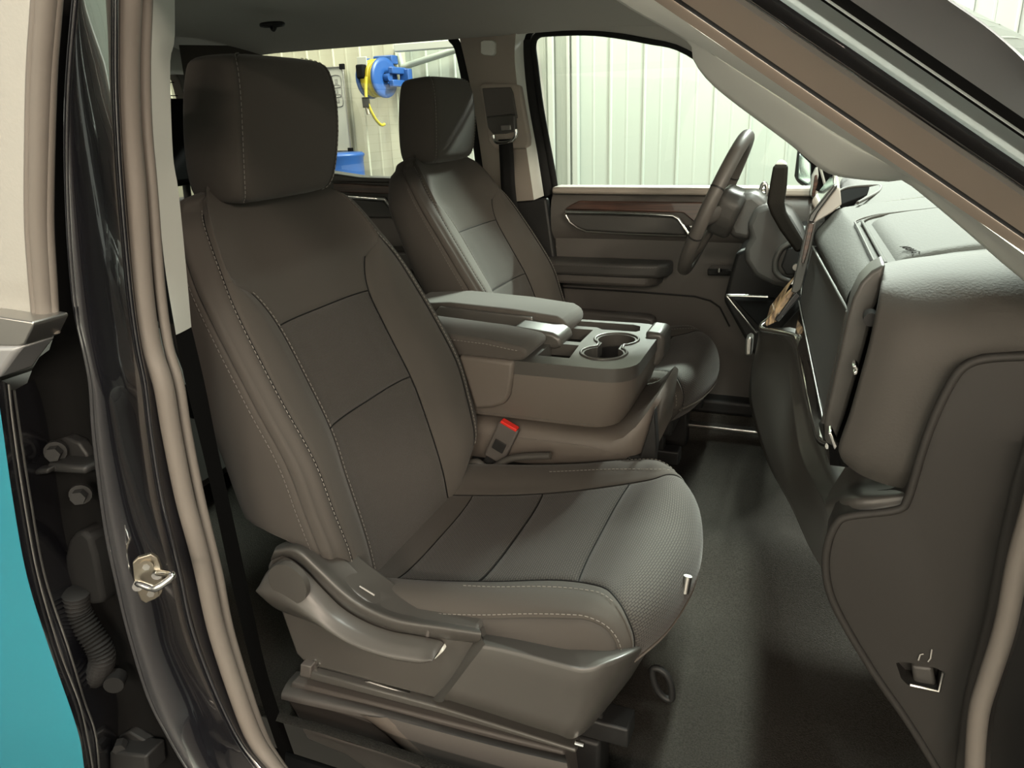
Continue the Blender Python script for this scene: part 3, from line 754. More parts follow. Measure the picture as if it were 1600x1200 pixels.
def rear_and_windshield():
    r = thing('wall_rear', 'dark rear cab wall behind the seats', 'wall', (-2.05, 0, 0), kind='structure')
    box('panel', (-2.07, 0, .36), (.06, 1.6, .76), M['side'], r, .01)
    box('header', (-2.05, 0, 1.20), (.06, 1.5, .12), M['liner'], r, .01)
    for s in (-1, 1):
        prism('corner', [Vector((-2.05, s*a, z)) for a, z in ((.82, .70), (.66, .74), (.66, .80), (.645, 1.03), (.632, 1.12), (.61, 1.165), (.58, 1.19), (.82, 1.22))], (-.04, 0, 0), M['side'], r, .004)
    w = thing('window_3', 'rear cab window with thin heating lines', 'window', (-2.08, 0, .74), kind='structure')
    mesh('pane', [(-2.10, -.69, .72), (-2.10, .69, .72), (-2.085, .66, 1.20), (-2.085, -.66, 1.20)], [(0, 1, 2, 3)], M['glass'], w)
    for k in range(9):
        z = .78+k*.042; tube('heating_line', [Vector((-2.078, -.66, z)), Vector((-2.078, .66, z))], .0015, M['black'], w, 4)
    ws = thing('window_4', 'windshield glass above the dash', 'window', (.4, 0, .8), kind='structure')
    rows = []
    for t in np.linspace(0, 1, 8):
        a = Vector((-.10, 0, 1.235)).lerp(Vector((.66, 0, .80)), t)
        rows.append([a+Vector((-.16*(y/.8)**2, y, -.03*(y/.8)**2*(1-t))) for y in np.linspace(-.76, .76, 15)])
    grid('pane', rows, M['wglass'], ws)
    # rear bench, low in the dark behind the front seats
    rb = thing('rear_bench', 'dark cloth rear bench behind the front seats', 'bench', (-1.7, 0, .05))
    prism('cushion', [Vector((x, -.66, z)) for x, z in ((-1.95, .08), (-1.38, .10), (-1.36, .38), (-1.42, .42), (-1.9, .40))], (0, 1.32, 0), M['side'], rb, .03)
    for yy in (-.42, .42):
        prism('headrest', [Vector((-1.93, yy+a, z)) for a, z in ((-.13, .80), (.13, .80), (.15, .86), (.145, .98), (.11, 1.055), (-.11, 1.055), (-.145, .98), (-.15, .86))], (.09, 0, .0), M['black'], rb, .02)
        tube('headrest_post', [Vector((-1.90, yy, .70)), Vector((-1.89, yy, .84))], .012, M['plastic_b'], rb, 8)
    prism('backrest', [Vector((x, -.66, z)) for x, z in ((-1.88, .38), (-1.80, .40), (-1.93, .74), (-2.0, .74))], (0, 1.32, 0), M['side'], rb, .03)
rear_and_windshield()

def near_pillars():
    # ---------------- centre pillar on the open door side
    b = thing('trim_6', 'near centre door pillar, black paint with rubber seals and light grey inner trim', 'pillar', (-.75, -.88, .1), kind='structure')
    LB = [(181, -25), (181, 0), (181, 120), (184, 200), (190, 300), (203, 450), (215, 540), (227, 600), (236, 675), (252, 775), (270, 850), (282, 900), (300, 982), (332, 1070), (370, 1150), (400, 1192), (440, 1235)]
    LA = [(121, -25), (118, 0), (107, 130), (105, 260), (111, 400), (120, 490), (133, 550), (142, 600), (147, 675), (160, 787), (170, 850), (181, 900), (200, 982), (232, 1087), (265, 1152), (292, 1198), (320, 1235)]
    S1 = [(204, -25), (203, 0), (200, 100), (203, 200), (212, 300), (223, 450), (236, 540), (255, 600), (268, 675), (288, 775), (308, 850), (320, 900), (338, 982), (366, 1070), (396, 1150), (422, 1192), (455, 1235)]
    S2 = [(229, -25), (229, 0), (226, 100), (229, 200), (238, 300), (250, 450), (263, 540), (280, 600), (292, 675), (312, 775), (330, 850), (342, 900), (358, 982), (384, 1070), (412, 1150), (436, 1192), (468, 1235)]
    o = ribbon('painted_face', L(LA, -.955), L(LB, -.885), M['paint'], b, .020, 90, 14, out=(.6, -1, 0), prof=lambda t: math.sin(math.pi*t)**.6)
    o = ribbon('painted_return', [v+Vector((-.10, .08, 0)) for v in L(LA, -.955)], L(LA, -.955), M['paint'], b, .004, 90, 6, out=(0, -1, 0))
    tube('flange', resample(crpts(L(LB, -.887), 6), 90), .0028, M['paint'], b, 8)
    tube('edge_bead', resample(crpts(L(LA, -.957), 6), 90), .003, M['paint'], b, 8)
    ribbon('flange_strip', L(LB, -.885), [v+Vector((-.012, .02, 0)) for v in L(S1, -.865)], M['paint'], b, 0, 90, 4)
    tube('door_seal', resample(crpts(L(S1, -.865), 6), 90), .0118, M['rubber'], b, 12)
    tube('inner_seal', resample(crpts(L(S2, -.845), 6), 90), .0062, M['rubber'], b, 10)
    ri = [(273, -25), (273, 0), (273, 60), (269, 78), (266, 100), (267, 170), (271, 250), (279, 300), (291, 420), (299, 511)]
    lo = [(236, -25), (236, 0), (236, 60), (236, 78), (236, 100), (237, 170), (242, 250), (246, 300), (258, 420), (275, 523)]
    ribbon('light_trim', L(lo, -.83), L(ri, -.775), M['trimgrey'], b, .004, 40, 8, out=(.5, -1, 0))
    lo2 = [(274, 523), (290, 600), (315, 700), (338, 800), (366, 930), (398, 1060), (430, 1160), (460, 1235)]
    ri2 = [(299, 511), (320, 600), (340, 700), (362, 800), (385, 905), (412, 1030), (436, 1110), (480, 1235)]
    ribbon('lower_trim', L(lo2, -.83), L(ri2, -.775), M['black'], b, .006, 40, 8, out=(.5, -1, 0))
    # inner return of the pillar trim, towards the cab
    ribbon('trim_return', L(ri, -.775), [v+Vector((-.12, .02, 0)) for v in L(ri, -.775)], M['plastic_b'], b, 0, 30, 2)
    # ---------------- seat belt height hardware low on the pillar
    c = P(303, 625, y=-.775)
    o = box('belt_anchor', c, (.012, .02, .05), M['plastic_b'], b, .004)
    # ---------------- door striker
    st = thing('door_striker', 'zinc plated door striker loop bolted to the black pillar', 'striker', P(232, 905, y=-.915))
    pl = [(207, 880), (215, 872), (236, 866), (246, 872), (253, 888), (256, 910), (254, 925), (250, 932), (228, 943), (220, 938), (210, 915)]
    nrm = Vector((.62, -.78, 0)).normalized()
    def S(px, py, off=0): 
        # point on the plate plane (through the pillar face) seen at px, py
        c0 = P(232, 905, y=-.950); d = FWD+RT*((px-800)/F_PX)-UP*((py-600)/F_PX)
        t = (c0+nrm*off-CAM).dot(nrm)/d.dot(nrm); return CAM+d*t
    prism('plate', [S(a, b_) for a, b_ in pl], -nrm*.006, M['zinc'], st, .0012)
    lp = [S(216, 913, .002), S(218, 912, .014), S(238, 919, .028), S(248, 917, .034), S(268, 902, .034), S(268, 897, .030), S(262, 896, .02), S(245, 895, .002)]
    tube('loop', crpts(lp, 5), .0042, M['chrome'], st, 10)
    for px, py in ((229, 884), (236, 926)):
        a = S(px, py, 0); tube('bolt', [a, a+nrm*.003], .0085, M['zinc'], st, 16); tube('bolt_socket', [a+nrm*.0028, a+nrm*.0036], .0045, M['satin'], st, 6)
    for px, py in ((216, 913), (246, 895)):
        a = S(px, py, 0); tube('collar', [a, a+nrm*.006], .006, M['chrome'], st, 12)
    # ---------------- wiring boot in the door gap
    wbt = thing('wiring_boot', 'black corrugated rubber wiring boot curling in the door gap', 'boot', P(130, 950, y=-.93))
    prism_px('plug', [(106, 846), (114, 835), (126, 829), (140, 842), (148, 870), (160, 935), (158, 945), (142, 946), (132, 950), (104, 930), (100, 870)], -.935, -.90, M['rubber_b'], wbt, .006)
    cl = crpts(L([(118, 925), (122, 955), (138, 985), (154, 1010), (160, 1030), (152, 1052), (136, 1058), (122, 1040), (112, 1010), (106, 985)], -.945), 10)
    tube('bellows', cl, .015, M['rubber_b'], wbt, 12, rads=[.0155+.0016*(1 if k % 2 else -1) for k in range(len(cl))])
    a = P(184, 1056, y=-.935); bp = thing('rubber_bumper', 'small round rubber stop on the pillar below the boot', 'bumper', a)
    tube('stop', [a, a+Vector((.010, -.016, 0))], .013, M['rubber_b'], bp, 14)
    # ---------------- rear door on the near side, closed
    d = thing('door_3', 'closed near rear door, teal skin and beige window coloured as reflections', 'door', (-1.3, -1.0, .1), kind='structure')
    E0 = [(-8, 585), (3, 660), (20, 780), (42, 900), (75, 1007), (120, 1137), (131, 1197), (134, 1235)]
    E1 = [(14, 600), (21, 665), (37, 775), (60, 900), (95, 1020), (127, 1107), (145, 1197), (148, 1235)]
    E2 = [(22, 610), (30, 665), (47, 775), (70, 900), (107, 1012), (132, 1095), (150, 1150), (157, 1235)]
    A = L(E0, -1.0); 
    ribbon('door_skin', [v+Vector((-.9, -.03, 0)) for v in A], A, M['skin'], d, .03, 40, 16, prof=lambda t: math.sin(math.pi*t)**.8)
    ribbon('door_edge', A, L(E1, -.985), M['paint'], d, .002, 40, 4)
    ribbon('door_hem', L(E1, -.985), L(E2, -.975), M['paint'], d, .003, 40, 4)
    for E, yy in ((E1, -.987), (E2, -.977)): tube('edge_bead', resample(crpts(L(E, yy), 6), 60), .0014, M['satin'], d, 6)
    ribbon('shut_face', L(E2, -.975), [v+Vector((-.04, .10, 0)) for v in L(E2, -.975)], M['paint'], d, 0, 40, 3)
    # sill moulding
    prism_px('belt_moulding', [(-700, 420), (-200, 473), (-20, 492), (50, 503), (52, 508), (38, 538), (30, 541), (-200, 541), (-700, 500)], -1.01, -.97, M['satin'], d, .006)
    prism_px('belt_lower_strip', [(-700, 500), (-200, 541), (34, 541), (22, 555), (4, 580), (-4, 592), (-200, 592), (-700, 560)], -1.012, -.97, M['hoodpaint'], d, .008)
    # window and its frame
    gl = [(-900, -40), (-300, -60), (57, -40), (50, 40), (46, 120), (43, 250), (43, 350), (47, 430), (52, 497), (-300, 455), (-900, 380)]
    mesh('window_glass', L(gl, -.985), [tuple(range(len(gl)))], M['tglass'], d)
    for nm, off, r, mt in (('glass_run', 0, .0045, 'rubber'), ('frame_seal', 14, .0095, 'rubber'), ('frame_edge', 27, .0055, 'rubber')):
        pth = [(57, -40), (51, 40), (46, 120), (43, 250), (43, 350), (48, 430), (54, 500)]
        pth = [(a+off*(1.15-.0002*b_)+3, b_+off*.7*(b_ > 480)) for a, b_ in pth]
        tube(nm, resample(crpts(L(pth, -.985+off*.0004), 6), 50), r, M[mt], d, 10)
    gapl = [(90, -40), (86, 0), (80, 120), (76, 260), (80, 400), (84, 530), (60, 560), (40, 620), (50, 760), (90, 960), (140, 1130), (165, 1235)]
    gapr = [(122, -40), (118, 0), (107, 130), (105, 260), (111, 400), (122, 500), (138, 580), (145, 660), (158, 787), (184, 920), (232, 1087), (310, 1235)]
    ribbon('gap_backing', L(gapl, -.945), L(gapr, -.935), M['black'], d, -.03, 50, 8)
    # ---------------- recess between pillar and rear door: hinges and wiring boot
    h = bpy.data.objects.new('hinge', None); COL.objects.link(h); setparent(h, d); h.empty_display_size = .02
    prism_px('hinge_plate', [(80, 690), (100, 683), (122, 692), (136, 712), (140, 735), (132, 742), (78, 732)], -.925, -.91, M['plastic_b'], h, .003)
    prism_px('hinge_arm', [(72, 724), (132, 730), (134, 742), (74, 738)], -.95, -.915, M['plastic_b'], h, .004)
    prism_px('hinge_pin', [(48, 736), (74, 733), (74, 741), (48, 744)], -.96, -.94, M['plastic_b'], h, .003)
    for px, py in ((88, 704), (127, 771)):
        a = P(px, py, y=-.935); tube('bolt_head', [a, a+Vector((.008, -.012, 0))], .009, M['plastic_b'], h, 6); tube('bolt_washer', [a+Vector((-.002, .002, 0)), a+Vector((.002, -.003, 0))], .013, M['plastic_b'], h, 14)
    h2 = bpy.data.objects.new('hinge', None); COL.objects.link(h2); setparent(h2, d); h2.empty_display_size = .02
    prism_px('hinge_plate', [(185, 1150), (200, 1143), (228, 1160), (240, 1180), (235, 1200), (180, 1205)], -.925, -.91, M['plastic_b'], h2, .003)
    prism_px('hinge_arm', [(170, 1175), (228, 1182), (232, 1215), (170, 1210)], -.95, -.915, M['plastic_b'], h2, .004)
    a = P(190, 1160, y=-.935); tube('bolt_head', [a, a+Vector((.008, -.012, 0))], .009, M['plastic_b'], h2, 6)
    # ---------------- near front pillar: parallel strips along the slope
    a = thing('trim_7', 'near windshield pillar with seals, black paint coloured with reflections and light grey inner trim', 'pillar', (0, -.85, .9), kind='structure')
    sl = .682
    def row(c1400, y, x0=880, x1=1760, n=14, bow=0): return [P(x, c1400+(x-1400)*sl+bow*((x-1400)/400)**2, y=y) for x in np.linspace(x0, x1, n)]
    prof = [('inner_bead', 258, -.800, 238, -.806, 'rubber_lt', .004), ('groove', 238, -.806, 226, -.80, 'rubber_b', -.004), ('door_seal', 229, -.812, 170, -.835, 'rubber_lt', .018), ('light_flange', 172, -.848, 156, -.866, 'flange', .003),
            ('black_channel', 158, -.864, 124, -.868, 'paint', -.008), ('painted_face', 125, -.86, 76, -.935, 'pillarpaint', .016), ('black_gap', 77, -.935, 48, -.94, 'black', -.006), ('outer_panel', 49, -.945, -40, -1.0, 'hoodpaint', .012)]
    for nm, c0, y0, c1, y1, mt, bu in prof:
        if nm == 'outer_panel':
            A = row(c0, y0, 1040, 1760); Bq = [P(*q, y=y1) for q in ((1130, -190), (1300, -110), (1410, -50), (1480, 0), (1540, 42), (1600, 95), (1660, 165), (1760, 290))]
            ribbon(nm, A, Bq, M[mt], a, bu, 40, 10, out=(.3, -.8, .5))
        else: ribbon(nm, row(c0, y0), row(c1, y1), M[mt], a, bu, 30, 10, out=(.3, -.8, .5) if bu > 0 else (.3, -.8, .5))
    # light inner trim: flat band and the rounded cover reaching into the cab
    flat0 = [(900, -85), (1000, -17), (1100, 54), (1200, 120), (1300, 188), (1400, 256), (1500, 325), (1620, 412), (1760, 510)]
    crease = [(880, -70), (965, -2), (1076, 62), (1200, 140), (1300, 205), (1395, 262), (1480, 318), (1610, 420), (1740, 525)]
    low = [(880, -68), (962, 0), (1075, 66), (1079, 82), (1088, 103), (1110, 130), (1142, 157), (1182, 187), (1232, 224), (1288, 268), (1330, 279), (1390, 284), (1410, 282), (1443, 306), (1505, 358), (1568, 413), (1602, 442), (1700, 540)]
    F0 = L(flat0, -.80); C0 = L(crease, -.765)
    ribbon('flat_band', C0, F0, M['trimgrey'], a, .002, 40, 4)
    # rounded cover: rows from the crease to the lower outline with real depth inboard
    n = 60; A = resample(crpts(C0, 8), n); lowp = [P(q[0], q[1], y=-.70) for q in low]; Bp = resample(crpts(lowp, 6), n)
    # match by projected position along the slope rather than by length
    A2 = []
    dirv = (C0[-1]-C0[0]).normalized()
    Afine = resample(crpts(C0, 8), 400)
    for q in Bp:
        A2.append(min(Afine, key=lambda v: abs((v-q).dot(dirv))))
    rows = []
    for p0, p1 in zip(A2, Bp):
        r = []
        for k in range(13):
            t = k/12; v = p0.lerp(p1, t); v = v+Vector((.1, -.9, .3)).normalized()*.022*math.sin(math.pi*t)**.8*min(1, (p1-p0).length/.08); r.append(v)
        # roll the edge under, away from the eye
        r.append(p1+Vector((.01, .03, .006))); r.append(p1+Vector((.03, .05, .03)))
        rows.append(r)
    grid('rounded_cover', rows, M['trimgrey'], a)
    # lower hinge pillar seal at the right edge of the frame
    sp = [(1640, 700), (1612, 800), (1590, 880), (1570, 980), (1545, 1060), (1530, 1110), (1524, 1170), (1522, 1235)]
    tube('hinge_pillar_seal', resample(crpts(L(sp, -.80), 6), 40), .009, M['rubber'], a, 10)
    ribbon('hinge_pillar_paint', L([(x+25, y_) for x, y_ in sp], -.81), L([(x+130, y_) for x, y_ in sp], -.90), M['plastic_b'], a, .006, 30, 6)
near_pillars()
# ================================================================== passenger seat: side shields, lever, tracks
def seat_shields():
    th = seatP
    prism_px('side_shield', [(425, 870), (440, 862), (470, 864), (500, 884), (545, 920), (585, 950), (640, 968), (745, 982), (760, 1010), (700, 1098), (690, 1095), (480, 1040), (462, 1022), (440, 960), (420, 910), (417, 885)], -.725, -.66, M['plastic_g'], th, .005)
    # rounded rail above the lever, one surface from the ledge over the crest down to the lever
    U0 = [(470, 838), (500, 850), (540, 876), (570, 905), (610, 930), (660, 948), (720, 958), (780, 968)]
    U1 = [(436, 851), (474, 851), (512, 880), (546, 912), (582, 940), (640, 961), (700, 971), (752, 981)]
    U2 = [(428, 862), (462, 860), (497, 890), (530, 922), (566, 948), (620, 970), (690, 981), (752, 990)]
    U3 = [(424, 876), (448, 869), (478, 889), (507, 918), (537, 947), (572, 968), (640, 990), (752, 1006)]
    rows = []
    for a, b, c, d in zip(*(resample(crpts(L(k, y), 6), 50) for k, y in ((U0, -.690), (U1, -.716), (U2, -.742), (U3, -.728)))):
        rows.append(crpts([a, b, c, d, d+Vector((0, .03, -.002))], 5))
    grid('shield_rail', rows, M['plastic_g'], th)
    tube('rail_notch', L([(670, 979), (668, 993)], -.738), .003, M['plastic'], th, 6)
    # flared front part: ledge, rounded crest and outer face in one surface, turning the corner to the front
    yb = -.752
    A0 = [(752, 985, -.700), (800, 990, -.700), (860, 999, -.700), (900, 1006, -.700), (925, 1009, -.695), (955, 1010, -.685), (985, 1006, -.665), (1003, 1000, -.63), (1018, 992, -.56)]
    A = [(757, 1008, yb), (800, 1017, yb), (860, 1033, yb), (897, 1043, yb), (918, 1046, yb+.004), (948, 1037, -.735), (985, 1022, -.70), (1008, 1010, -.65), (1022, 1000, -.57)]
    Bt = [(690, 1096, yb), (760, 1118, yb), (820, 1138, yb), (868, 1153, yb), (888, 1161, yb+.004), (910, 1150, -.735), (938, 1120, -.70), (966, 1085, -.65), (985, 1060, -.57)]
    rows = []
    for a, b, c in zip(*(resample(crpts(Lv(k), 6), 60) for k in (A0, A, Bt))):
        up = (a-b).normalized(); dn = (c-b).normalized()
        rows.append([a]+crpts([b+up*.008, b+up*.003+dn*.0015, b+dn*.008], 4)+[b.lerp(c, t) for t in (.25, .5, .75, .95)]+[c+Vector((0, .01, -.003))])
    grid('front_shield', rows, M['plastic_g'], th)
    ribbon('shield_step', Lv([(752, 984, -.724), (735, 1012, -.726), (705, 1060, -.726), (676, 1092, -.724)]), Lv([(758, 1006, yb+.001), (745, 1030, yb+.001), (715, 1072, yb+.001), (691, 1097, yb+.001)]), M['plastic_g'], th, .003, 14, 4)
    # recliner lever: a rounded paddle
    D0 = [(421, 898), (428, 880), (448, 871), (477, 892), (505, 921), (535, 950), (570, 971), (610, 986), (650, 993), (688, 1001), (693, 1006)]
    D1 = [(421, 912), (426, 932), (444, 949), (474, 960), (508, 972), (540, 988), (572, 1004), (610, 1016), (645, 1025), (676, 1026), (690, 1014)]
    rows = []
    for a, b in zip(resample(crpts(L(D0, -.730), 6), 60), resample(crpts(L(D1, -.730), 6), 60)):
        r = []
        for k in range(13):
            t = k/12; v = a.lerp(b, t); h = (1-(2*t-1)**4)**.5; cr = .010*math.exp(-((t-.52)/.22)**2)
            r.append(v+Vector((0, -(.022*h+cr), 0)))
        rows.append(r)
    lev = grid('recliner_lever', rows, M['plastic_g'], th)
    cc = P(449, 913, y=-.760)
    tube('lever_cap', [cc, cc+Vector((0, .010, 0))], .033, M['plastic_g'], lev, 40)
    prism_px('lever_pocket', [(605, 1014), (650, 1024), (682, 1022), (690, 1012), (693, 1018), (680, 1030), (662, 1034), (640, 1030)], -.735, -.72, M['trimgrey'], th, .002)
    tube('label_bar', [P(562, 916, y=-.7155), P(585, 930, y=-.7165)], .0012, M['ink_lt'], th, 6)
    # seat track under the shield and its end bracket
    prism_px('track_rail', [(472, 1040), (490, 1038), (690, 1096), (895, 1163), (897, 1172), (690, 1112), (474, 1052)], -.722, -.69, M['plastic_b'], th, .003)
    prism_px('track_rail_lip', [(468, 1046), (690, 1106), (900, 1172), (900, 1178), (690, 1116), (468, 1058)], -.735, -.71, M['plastic_g'], th, .003)
    prism_px('track_highlight', [(566, 1066), (576, 1065), (676, 1096), (682, 1106), (570, 1074)], -.726, -.715, M['satin'], th, .002)  # satin strip stands for the highlight along the rail
    prism_px('track_end_cap', [(469, 1038), (486, 1042), (484, 1060), (468, 1056)], -.738, -.70, M['plastic'], th, .002)
    for a, b in (((488, 1040), (493, 1031)), ((492, 1044), (500, 1036))): tube('latch_wire', [P(*a, y=-.725), P(*b, y=-.725)], .0022, M['satin'], th, 6)
    a = P(899, 1161, y=-.74); tube('track_screw', [a, a+Vector((.012, 0, 0))], .004, M['chrome'], th, 8)
    # riser cover on the floor: top ledge, recessed rear face, slanted rib and front face
    T0 = [(452, 1061), (480, 1064), (560, 1086), (640, 1108), (720, 1131), (800, 1152), (880, 1170)]
    T1 = [(440, 1083), (480, 1092), (545, 1106), (605, 1120), (700, 1146), (800, 1172), (886, 1192)]
    rows = []
    for a, b in zip(*(resample(crpts(L(k, y), 6), 50) for k, y in ((T0, -.69), (T1, -.735)))):
        rows.append([a+Vector((0, .02, 0)), a]+crpts([a.lerp(b, .5)+Vector((0, 0, .002)), b, b+Vector((0, -.003, -.010))], 4))
    grid('riser_ledge', rows, M['plastic'], th)
    ribbon('riser_rear_face', L([(440, 1084), (480, 1093), (520, 1103), (560, 1116), (600, 1146), (650, 1192), (700, 1240)], -.728), L([(470, 1130), (480, 1150), (505, 1153), (535, 1165), (575, 1190), (610, 1215), (640, 1240)], -.722), M['plastic'], th, -.004, 30, 5)
    ribbon('riser_rib', L([(545, 1107), (575, 1124), (610, 1152), (660, 1196), (710, 1245)], -.729), L([(605, 1121), (625, 1140), (655, 1165), (705, 1208), (750, 1250)], -.740), M['console'], th, .006, 30, 6)
    ribbon('riser_front_face', L([(603, 1121), (700, 1147), (800, 1173), (886, 1193)], -.739), L([(745, 1250), (800, 1262), (850, 1275), (900, 1285)], -.739), M['plastic'], th, .003, 30, 6)
    prism_px('riser_core', [(455, 1066), (880, 1175), (888, 1196), (895, 1250), (640, 1250), (540, 1180), (480, 1155), (445, 1088)], -.715, -.66, M['plastic'], th, .004)
    # chrome end of the fore-aft bar under the nose, and the bar's pull loop
    a, b = P(1075, 900, y=-.534), P(1070, 926, y=-.540)
    tube('slide_bar_end', [a, b], .0065, M['satin'], th, 12)
    a = P(1030, 1060, y=-.62)
    ring = L([(1020, 1045), (1035, 1048), (1047, 1065), (1050, 1090), (1042, 1092), (1030, 1082), (1022, 1065)], -.60)
    tube('pull_loop', crpts(ring, 4, True), .005, M['plastic_b'], th, 8, closed=True)
    # small curled tab at the backrest's lower corner
    pass
seat_shields()

# ================================================================== centre console (folded middle seat)
def console():
    t = thing('center_console', 'folded centre seat console with cup holders and padded armrest', 'console', (-.5, 0, .06))
    def rr(x0, x1, y0, y1, r, z, n=5):
        out = []
        for cx, cy, a0 in ((x1-r, y1-r, 0), (x0+.001, y1-.001, 90), (x0+.001, y0+.001, 180), (x1-r, y0+r, 270)):
            q = r if cx > x0+.01 else .001
            for k in range(n+1):
                an = math.radians(a0+90*k/n); out.append(Vector((cx+q*math.cos(an), cy+q*math.sin(an), z)))
        return out
    # body: rounded front corners, leaning in below
    rows = []
    for z, x1, w, r in ((.372, -.345, .150, .06), (.376, -.330, .160, .06), (.40, -.315, .166, .065), (.44, -.303, .170, .065), (.478, -.298, .171, .06), (.486, -.298, .171, .06)):
        rows.append(rr(-.86, x1, -w, w, r, z))
    o = grid('body', rows, M['console'], t, closed_u=True, cap=True, uv=False); autosmooth(o, 40)
    stitches('stitching', [p+Vector((0, -.001, 0)) for p in rr(-.86, -.328, -.163, .163, .06, .382)[-7:-4]]+[], M['thread_dk'], t)
    stitches('stitching', [Vector((-.66, -.1645, .383)), Vector((-.40, -.1645, .383)), Vector((-.375, -.162, .383))], M['thread_dk'], t)
    # cup holder panel with real pockets
    pan = prism('cup_holder_panel', rr(-.56, -.296, -.172, .172, .06, .478), (0, 0, .028), M['plastic_g'], None, 0)
    cutters = []
    def cyl(x, y, r, z0, z1, n=36): return prism('c', [Vector((x+r*math.cos(2*math.pi*k/n), y+r*math.sin(2*math.pi*k/n), z0)) for k in range(n)], (0, 0, z1-z0), None)
    def pocket(pts, z0, z1): return prism('c', [Vector((a, b, z0)) for a, b in pts], (0, 0, z1-z0), None)
    body2 = prism('pocket_block', rr(-.555, -.324, -.158, .158, .055, .41), (0, 0, .07), M['plastic_b'], None, 0)
    def both(f):
        cutters.append(f()); cutters2.append(f())
    cutters2 = []
    both(lambda: cyl(-.378, .028, .040, .42, .52)); both(lambda: cyl(-.380, -.072, .040, .42, .52))
    both(lambda: pocket(((-.402, -.07), (-.358, -.07), (-.358, .03), (-.402, .03)), .42, .52))
    both(lambda: pocket(((-.505, -.125), (-.437, -.125), (-.444, -.035), (-.505, -.035)), .455, .52))
    both(lambda: pocket(((-.510, -.012), (-.448, -.012), (-.448, .09), (-.510, .09)), .43, .52))
    both(lambda: pocket(((-.505, .112), (-.445, .112), (-.430, .098), (-.352, .098), (-.345, .11), (-.352, .145), (-.37, .155), (-.505, .155)), .465, .52))
    cut(pan, cutters); cut(body2, cutters2)
    # the body is opened too, by removing its lid faces
    bm = bmesh.new(); bm.from_mesh(o.data); fs = [f for f in bm.faces if f.calc_center_median().z > .485]; bmesh.ops.delete(bm, geom=fs, context='FACES'); bm.to_mesh(o.data); bm.free()
    for q in (pan, body2): setparent(q, t)
    bevel(pan, .003, 2, 40)
    # trim ring round the joined cup holders
    ring = []
    for k in range(25):
        a = math.radians(-25+ (230)*k/24-0); ring.append((-.378+.046*math.cos(a), .028+.046*math.sin(a)))
    r1 = [(-.378+.047*math.cos(math.radians(a)), .028+.047*math.sin(math.radians(a))) for a in range(-58, 239, 12)]
    r2 = [(-.380+.047*math.cos(math.radians(a)), -.072+.047*math.sin(math.radians(a))) for a in range(122, 419, 12)]
    tube('cup_holder_ring', [Vector((a, b, .5065)) for a, b in r1+r2], .0032, M['plastic_g'], t, 8, closed=True)
    # armrest pads
    def pad(nm, pts, y0, y1, b): return prism(nm, [Vector((x, y0, z)) for x, z in pts], (0, y1-y0, 0), M['dash2'] if False else M['side'], t, b, 5)
    near = pad('armrest_pad', ((-.86, .505), (-.545, .500), (-.518, .508), (-.508, .522), (-.520, .534), (-.60, .545), (-.86, .560)), -.168, -.045, .012)
    stitches('stitching', [Vector((-.80, -.170, .545)), Vector((-.60, -.170, .536)), Vector((-.535, -.169, .527)), Vector((-.518, -.160, .526))], M['thread'], near)
    far = pad('armrest_pad', ((-.90, .51), (-.52, .50), (-.497, .503), (-.490, .522), (-.496, .538), (-.515, .548), (-.62, .558), (-.78, .565), (-.90, .555)), .03, .165, .013)
    prism('grip_tray', [Vector((x, -.05, z)) for x, z in ((-.88, .50), (-.56, .50), (-.56, .522), (-.88, .532))], (0, .09, 0), M['plastic_g'], t, .004)
    prism('lid_front', [Vector((x, -.046, z)) for x, z in ((-.60, .50), (-.495, .496), (-.478, .502), (-.482, .522), (-.50, .532), (-.59, .540))], (0, .085, 0), M['plastic_g'], t, .008, 4)
    prism('grip_wall', [Vector((x, .02, z)) for x, z in ((-.84, .515), (-.56, .515), (-.57, .545), (-.80, .556))], (0, .02, 0), M['satin'] if False else M['plastic_g'], t, .003)
    # side pocket panel
    prism_px('side_hinge_cover', [(715, 556), (802, 566), (800, 590), (796, 618), (788, 632), (770, 638), (742, 640)], -.182, -.15, M['console'], t, .008, 4)
    # far side latch block that shows in front of the console
    prism_px('front_latch', [(1008, 518), (1034, 521), (1038, 530), (1036, 560), (1028, 572), (1010, 578)], .06, .15, M['plastic_g'], t, .008)
    # seat cushion below the console
    rows = []
    for z, x1, w, r in ((.255, -.285, .150, .07), (.285, -.262, .165, .08), (.33, -.253, .170, .08), (.352, -.260, .166, .08), (.362, -.285, .150, .07), (.365, -.36, .10, .05), (.366, -.5, .03, .02)):
        rows.append(rr(-.86, x1, -w, w, r, z))
    # nose rises at the front as in the photo
    for r in rows:
        for v in r:
            k = max(0, (v.x+.345)/.085); v.z += .085*k**2*(1 if v.z > .30 else .4)
    c = grid('middle_cushion', rows, M['console'], t, closed_u=True, cap=True, uv=False); autosmooth(c, 50)
    stitches('stitching', crpts([Vector((-.66, -.1685, .335)), Vector((-.50, -.170, .338)), Vector((-.40, -.171, .338)), Vector((-.33, -.169, .330)), Vector((-.30, -.160, .318)), Vector((-.29, -.15, .305))], 6), M['thread_dk'], t)
    box('base_frame', (-.55, 0, .155), (.5, .28, .20), M['plastic_b'], t, .01)
    prism_px('base_side_cover', [(735, 700), (860, 712), (1000, 714), (1022, 640), (1026, 700), (1020, 740), (740, 745)], -.16, -.13, M['plastic_b'], t, .004)
console()

